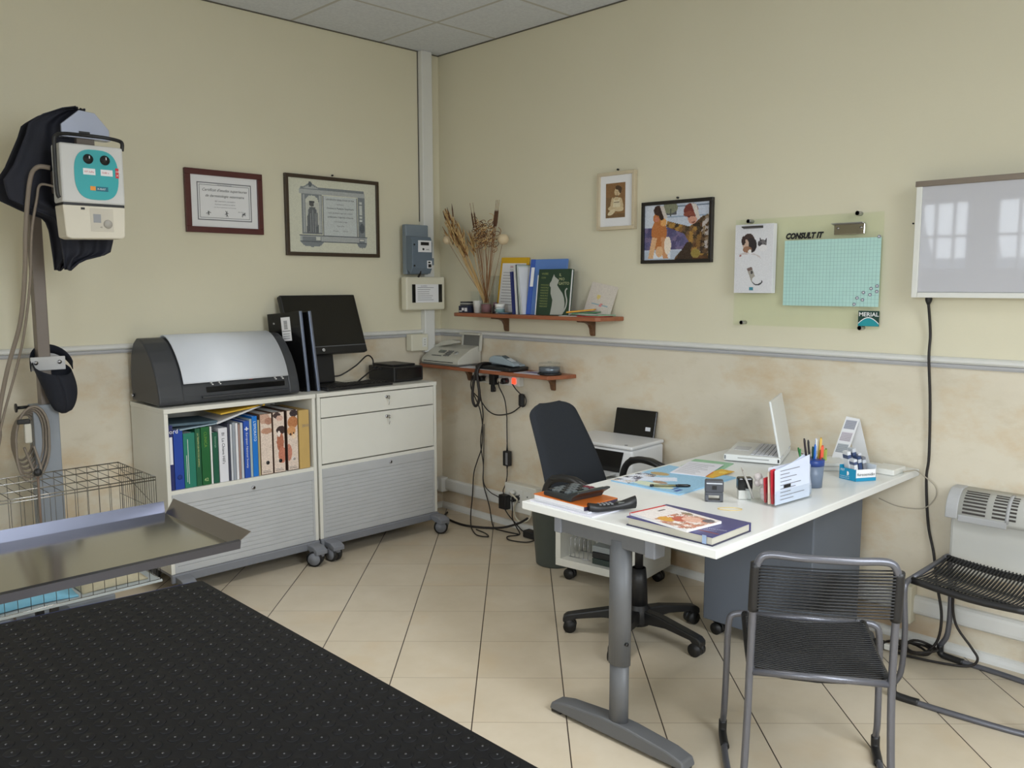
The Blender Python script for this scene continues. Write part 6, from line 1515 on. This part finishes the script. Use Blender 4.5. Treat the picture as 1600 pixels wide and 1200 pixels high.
def wallbox(a, e, h, inn, mm):
    k.add([a, a+e, a+e+h, a+h, a+inn, a+e+inn, a+e+h+inn, a+h+inn], [(0, 1, 2, 3), (7, 6, 5, 4), (0, 4, 5, 1), (1, 5, 6, 2), (2, 6, 7, 3), (3, 7, 4, 0)], mm)
wallbox(c0, d2, hb, th1, PAPER); wallbox(c0+d1, -d1, hb, th2, TL); wallbox(c0+d1+d2, -d2, hb*1.2, -th1, TL); wallbox(c0+d2, d1, hb*1.35, -th2, flat((206, 214, 222), .5))
k.add([c0, c0+d2, c0+d2+d1, c0+d1], [(0, 1, 2, 3)], PAPER)
e1 = (d1.normalized().cross(Z)).normalized()
n2 = d2.normalized().cross(Z).normalized()
if n2.x < 0: n2 = -n2
k.quad(c0+n2*.0006, c0+d2+n2*.0006, c0+d2+hb*.30+n2*.0006, c0+hb*.30+n2*.0006, TL)
k.text('furosemidin', .017, (c0+n2*.0008+Vector((0, 0, .021))+d2*.06, d2.normalized(), Z), flat((40, 60, 56)), width=d2.length*.86)
n1 = -d2.normalized(); f1 = (c0+d1, -d1.normalized(), Z)
k.text('PET', .012, (c0+d1*.92+n1*.0008+Vector((0, 0, .033)), -d1.normalized(), Z), WHITEINK)
for j in range(2): k.text('compresse per cani', .0055, (c0+d1*.95+n1*.0008+Vector((0, 0, .005+.007*j)), -d1.normalized(), Z), WHITEINK)
p = c0+d1*.5+n1*.0008+Vector((0, 0, .026)); k.lathe([(0, 0), (.009, 0), (.009, .0004), (0, .0004)], p, WHITEINK, 14, rot=(PI/2, 0, math.atan2(n1.y, n1.x)+PI/2))
k.build('box_shell', t)
cells = [(0.3, 0.22, 'white medicine box standing nearest the carton front corner', (216, 220, 226), .075), (0.3, 0.44, 'navy and white medicine box in the carton', (50, 70, 110), .085), (0.7, 0.28, 'white medicine box leaning at the left of the carton', (226, 228, 232), .098), (0.3, 0.66, 'grey striped medicine box in the middle of the carton', (120, 122, 130), .082), (0.7, 0.8, 'white rolled paper in the middle of the carton', (220, 222, 228), .09), (0.7, 0.54, 'pale grey medicine box tallest at the back of the carton', (196, 202, 210), .108)]
for a, b_, lb, c, h in cells:
    q = c0+d1*a+d2*b_+Vector((0, 0, .003)); M = Matrix.Translation(q) @ Euler((.0, 0, math.atan2(d2.y, d2.x))).to_matrix().to_4x4() @ Euler((0, -.18, 0)).to_matrix().to_4x4()
    h *= 1.12; kk = MB().box((-.0075, -.016, .002), (.0075, .016, h), flat(c, .45), .001).box((-.0077, -.0162, h*.74), (.0077, .0162, h*.88), flat((190, 196, 206) if c[0] < 130 else (70, 84, 120), .45)); tag(kk.move(M).build('medicine_box'), lb, 'box', 'boxes in the teal carton')
t = thing('router', (3.04, -.17, DZ), 'small white router at the right end of the desk, cable plugged in', 'router')
MB().box((2.985, -.235, DZ+.0005), (3.075, -.115, DZ+.024), WHITE, .004).build('housing', t)
MB().box((3.075, -.185, DZ+.004), (3.092, -.168, DZ+.018), CLEAR, .001).build('plug', t)
cord('network_cable', 'thin grey cable looping from the router over the desk end', [(3.088, -.176, DZ+.010), (3.10, -.15, DZ+.012), (3.112, -.10, DZ+.008), (3.13, -.06, .72), (3.165, -.035, .68), (3.165, -.03, .63), (3.12, -.03, .58), (3.02, -.03, .57), (2.94, -.03, .59)], .0024, mat('pale_grey_cable', (168, 160, 144), .6), 6, n=6)
cord('laptop_cable', 'thin grey cable on the desk behind the laptop lid', [(2.605, -.10, DZ+.012), (2.66, -.12, DZ+.004), (2.70, -.17, DZ+.004), (2.72, -.22, DZ+.004)], .0025, GREYCABLE, 6, n=6)

# ------------------------------------------------------------------ office chair
t = thing('office_chair', (2.25, -.79, 0), 'black swivel office chair with armrests pushed in behind the desk', 'chair')
HC = Vector((2.25, -.79, 0)); R5 = .30
k = MB().lathe([(0, .055), (.05, .055), (.055, .07), (.052, .12), (.034, .15), (.034, .155), (0, .155)], HC, BLACK, 20).cyl(HC+Z*.15, HC+Z*.30, .026, BLACK, 16).cyl(HC+Z*.30, HC+Z*.46, .018, BLACK, 16).lathe([(0, .13), (.040, .13), (.036, .24), (.030, .30), (0, .30)], HC, BLACK, 20)
k.build('column', t)
for i in range(5):
    a = math.radians(1+72*i); d = Vector((math.cos(a), math.sin(a), 0)); s_ = Vector((-d.y, d.x, 0)); k = MB()
    prof_ = [(.03, .065), (.03, .125), (.12, .118), (.24, .095), (.305, .082), (.322, .068), (.322, .045), (.29, .045), (.27, .062), (.15, .076)]
    k.prism(prof_, (HC+s_*.022, d, Z), .044, BLACK, .006)
    lg = k.build('base_arm', t)
    c = HC+d*R5; k = MB().cyl(c+Z*.04, c+Z*.066, .009, BLACK, 10)
    for q in (-1, 1): k.cyl(c+s_*(.004*q)+Z*.028-d*.008, c+s_*(.024*q)+Z*.028-d*.008, .028, BLACK, 20)
    k.build('caster', lg)
MB().box((2.14, -.87, .44), (2.32, -.71, .492), BLACK, .008).build('mechanism', t)
g = MB().box((1.975, -1.02, .490), (2.43, -.57, .565), FABRIC, .034, seg=4); g.build('seat', t)
# backrest: tapered slab with rounded outline, leaning back
BM = Matrix.Translation((1.925, -.80, .50)) @ Euler((0, -.40, 0)).to_matrix().to_4x4()
def bw(f): return (.208-.062*f**1.4)*(1-max(0, (f-.86)/.14)**3*.55)*(1-max(0, (.12-f)/.12)**2*.25)
g = []
NB, NH = 25, 41
for side in (1, -1):
    g = []
    for i in range(NH):
        f = i/(NH-1); z = .015+.485*f; row = []
        for j in range(NB):
            q = -1+2*j/(NB-1); e = (1-abs(q)**4)**.5 if abs(q) < 1 else 0; ef = (1-abs(2*f-1)**14)**.5 if 0 < f < 1 else 0
            row.append((side*.027*e*ef+.014*math.sin(PI*f*1.1+.3)+.014*q*q, bw(f)*q, z))
        g.append(row)
    kk = MB().sheet(g if side == 1 else [r_[::-1] for r_ in g], FABRIC); kk.move(BM)
    if side == 1: k0 = kk
    else: k0.add(kk.v, kk.f, FABRIC, True)
k0.build('backrest', t)
k = MB().tube([(2.13, -.80, .47), (1.98, -.80, .46), (1.905, -.80, .48), (1.872, -.80, .54), (1.84, -.80, .62)], .018, BLACK, 8, smooth=4); k.build('back_stem', t)
for sy in (-1, 1):
    y_ = -.80+sy*.265; pts = [(2.12, y_-sy*.05, .525), (2.04, y_-sy*.02, .535), (1.975, y_, .56), (1.958, y_, .61), (1.985, y_, .672), (2.05, y_, .700), (2.13, y_, .697), (2.20, y_, .680), (2.235, y_, .655), (2.225, y_, .61), (2.20, y_, .56), (2.17, y_-sy*.02, .532), (2.14, y_-sy*.05, .525)]
    ar = MB().tube(pts, .016, BLACK, 10, smooth=5).build('armrest', t)
    g = [[(2.0+.02*i, y_+.026*math.cos(2*PI*j/12)*(1 if 0 < i < 10 else .6), (.693+.012*math.sin(PI*i/10)-.004*max(0, i-6))+.012*math.sin(2*PI*j/12)) for j in range(13)] for i in range(11)]
    MB().sheet(g, BLACK).build('arm_pad', ar)

# ------------------------------------------------------------------ printer on its trolley, bin
yaw = .14
M = Matrix.Translation((1.525, -.525, 0)) @ Euler((0, 0, yaw)).to_matrix().to_4x4()
t = thing('printer_trolley', (1.73, -.33, 0), 'white low trolley with an open compartment, holding the printer', 'trolley')
W_, D_, zb, zt = .475, .345, .075, .535
IV = IVORY
MB().box((0, 0, zt-.03), (W_, D_, zt), IV, .002).move(M).build('top_panel', t)
MB().box((0, 0, zb), (W_, D_, zb+.038), IV, .002).move(M).build('bottom_panel', t)
for x0 in (0, W_-.030): MB().box((x0, 0, zb+.038), (x0+.030, D_, zt-.03), IV, .001).move(M).build('side_panel', t)
MB().box((.03, D_-.012, zb+.038), (W_-.03, D_, zt-.03), IV).move(M).build('back_panel', t)
MB().box((.03, .004, zb+.27), (W_-.03, D_-.012, zb+.288), IV).move(M).build('shelf', t)
for x in (.05, W_-.05):
    for y_ in (.05, D_-.05):
        k = MB().cyl((x, y_, .045), (x, y_, zb), .010, BLACK, 10)
        for q in (-1, 1): k.cyl((x+.008, y_+.004*q, .028), (x+.008, y_+.02*q, .028), .028, BLACK, 18)
        k.move(M); k.build('caster', t)
t2 = thing('file_rack', (1.68, -.42, zb+.04), 'small wire rack in the trolley compartment', 'rack')
k = MB()
for i in range(5):
    x = .06+.026*i; pp = [(x, .05, zb+.044), (x, .05, zb+.14), (x, .16, zb+.15), (x, .16, zb+.044)]; k.tube(pp, .0018, STEEL, 5)
k.tube([(.05, .05, zb+.0435), (.18, .05, zb+.0435)], .002, STEEL, 5).tube([(.05, .16, zb+.0435), (.18, .16, zb+.0435)], .002, STEEL, 5); k.move(M); k.build('wires', t2)
for i, (c, lb) in enumerate((((54, 66, 62), 'dark green case at the bottom of the trolley compartment'), ((40, 42, 44), 'black case stacked on the dark green one in the trolley'), ((150, 156, 158), 'grey plastic case topmost in the trolley compartment'))):
    k = MB().box((.20, .03, zb+.0385+.032*i), (.40-.01*i, .20, zb+.068+.032*i), flat(c, .4), .003); tag(k.move(M).build('case'), lb, 'case', 'cases in the trolley')
t = thing('printer', (1.70, -.30, zt), 'white inkjet printer with a raised black paper tray, behind the office chair', 'printer')
PX = Matrix.Translation((1.425, -.365, zt+.001)) @ Euler((0, 0, .07)).to_matrix().to_4x4()
PR = mat('printer_white', (220, 221, 222), .35, vary=.015)
pw, pd, ph = .435, .29, .168
MB().box((0, 0, 0), (pw, pd, ph-.02), PR, .012).move(PX).build('body', t)
MB().box((-.002, -.006, ph-.0185), (pw+.002, pd+.002, ph), PR, .007).move(PX).build('scanner_lid', t)
k = MB().prism([(.04, .03), (.36, .03), (.385, .135), (.03, .135)], ((0, -.0005, 0), X, Z), .004, GLOSSBLACK); k.move(PX); k.build('paper_mouth', t)
MB().box((.07, -.10, .018), (.34, .01, .028), PR, .003).move(PX).build('output_tray', t)
k = MB().cyl((.39, -.001, .05), (.39, -.003, .05), .008, BLACK, 12).cyl((pw-.05, .02, ph), (pw-.05, .02, ph+.001), .009, GREYINK, 14); k.move(PX); k.build('button', t)
k = MB().box((.115, pd+.005, ph-.02), (.372, pd+.016, ph+.138), GLOSSBLACK, .006, rot=(-.22, 0, 0), piv=(.2, pd, ph)); k.box((.315, pd+.0035, ph+.03), (.345, pd+.0052, ph+.05), flat((214, 216, 220)), 0, rot=(-.22, 0, 0), piv=(.2, pd, ph)); k.move(PX); k.build('paper_tray', t)
t = thing('waste_bin', (1.345, -.33, 0), 'dark grey-green plastic waste bin between wall cables and trolley', 'bin')
BG = mat('bin_grey_green', (84, 92, 88), .5)
MB().lathe([(0, .001), (.100, .001), (.106, .006), (.130, .30), (.134, .302), (.134, .31), (.126, .31), (.102, .010), (0, .010)], (1.352, -.335, 0), BG, 32).build('body', t)

# ------------------------------------------------------------------ cord chairs (origin on the floor, facing +y)
def cord_chair(name, label, group=None):
    t_ = thing(name, (0, 0, 0), label, 'chair', group=group)
    r_ = .0105; hw = .178; zf, zr = .435, .420; yb = -.19; yf = .19
    for s_ in (-1, 1):
        pts = [(s_*(hw-.02), yf+.012, zf), (s_*(hw+.035), yf+.012, zf-.004), (s_*(hw+.052), yf+.01, zf-.04), (s_*(hw+.055), yf, .25), (s_*(hw+.058), yf+.005, .11), (s_*(hw+.060), yf+.03, .05), (s_*(hw+.060), yf+.025, .018), (s_*(hw+.058), yf-.03, r_), (s_*(hw+.05), 0, r_), (s_*(hw+.025), yb-.01, r_), (s_*(hw+.02), yb-.035, .03), (s_*(hw+.016), yb-.02, .12), (s_*(hw+.010), yb-.008, .30), (s_*(hw+.008), yb, zr)]
        fr = MB().tube(pts, r_, TUBE, 12, smooth=5).build('side_frame', t_, True)
        MB().tube([(s_*(hw+.060), yf+.03, .055), (s_*(hw+.0605), yf+.026, .018), (s_*(hw+.058), yf-.02, r_+.001), (s_*(hw+.054), yf-.06, r_+.001)], r_*1.3, BLACK, 10, smooth=4).build('foot_sleeve', fr, True)
    top = .775
    pts = [(-(hw+.008), yb, zr-.03), (-(hw+.006), yb-.012, .55), (-(hw+.004), yb-.035, .70), (-(hw-.004), yb-.046, top-.022), (-(hw-.03), yb-.05, top), (-.06, yb-.068, top+.002), (.06, yb-.068, top+.002), (hw-.03, yb-.05, top), (hw-.004, yb-.046, top-.022), (hw+.004, yb-.035, .70), (hw+.006, yb-.012, .55), (hw+.008, yb, zr-.03)]
    MB().tube(pts, r_, TUBE, 12, smooth=6).build('back_frame', t_, True)
    MB().cyl((-(hw+.008), yb, zr), (hw+.008, yb, zr), r_*.95, TUBE, 12).build('rear_rail', t_, True)
    MB().cyl((-(hw-.02), yf+.012, zf), (hw-.02, yf+.012, zf), r_*.95, TUBE, 12).build('front_rail', t_, True)
    for s_ in (-1, 1): MB().tube([(s_*hw, yb, zr), (s_*hw, 0, zr-.004), (s_*hw, yf+.012, zf)], .009, TUBE, 10, smooth=4).build('seat_rail', t_, True)
    k = MB(); n = 30; wr_ = .0029
    for i in range(n):
        f = (i+.5)/n; y_ = yb+.014+(yf-yb-.012)*f; z = zr+(zf-zr)*f-.004*math.sin(PI*f)
        for dz, sk in ((.010, 0), (-.010, .0125)):
            k.tube([(-hw-.002, y_, z+dz), (-hw*.5, y_+sk*.25, z+dz*.9-.012), (0, y_+sk*.5, z+dz*.8-.017), (hw*.5, y_+sk*.75, z+dz*.9-.012), (hw+.002, y_+sk, z+dz)], wr_, CORD, 5, cap=False)
    for s_ in (-1, 1): k.tube([(s_*(hw+.001), yb+.012, zr), (s_*(hw+.001), 0, zr-.004), (s_*(hw+.001), yf+.006, zf)], .0128, CORD, 10, smooth=4)
    k.build('seat_cords', t_, True)
    k = MB(); n = 14
    for i in range(n):
        f = (i+.5)/n; z = .612+.130*f
        def yz(z): return yb-.012-(z-.55)/.15*.023 if z < .7 else yb-.035-(z-.70)*.14
        y_ = yz(z)
        k.tube([(-hw-.006, y_-.008, z), (-hw*.5, y_-.020, z), (0, y_-.026, z), (hw*.5, y_-.020, z), (hw+.006, y_-.008, z)], .0026, CORD, 5, cap=False)
        k.tube([(-hw-.006, y_+.010, z), (-hw*.5, y_+.002, z+.0026), (0, y_-.004, z+.0052), (hw*.5, y_+.002, z+.0078), (hw+.006, y_+.010, z+.0103)], .0022, CORD, 5, cap=False)
    for s_ in (-1, 1): k.tube([(s_*(hw+.005), yz(.607), .607), (s_*(hw+.0045), yz(.68), .68), (s_*(hw+.003), yz(.748), .748)], .0145, CORD, 10, smooth=4)
    k.build('back_cords', t_, True)
    return t_
c1 = cord_chair('cord_chair', 'black cord chair with grey tube frame in front of the desk, back to us', 'cord chairs')
c1.location = (3.268, -1.303, 0); c1.rotation_euler = (0, 0, math.atan2(.545, .838))
c2 = copy_thing(c1); c2.location = (3.462, -.342, 0); c2.rotation_euler = (0, 0, PI/2)
c2['label'] = 'black cord chair side-on by the heater, cut off at the right'
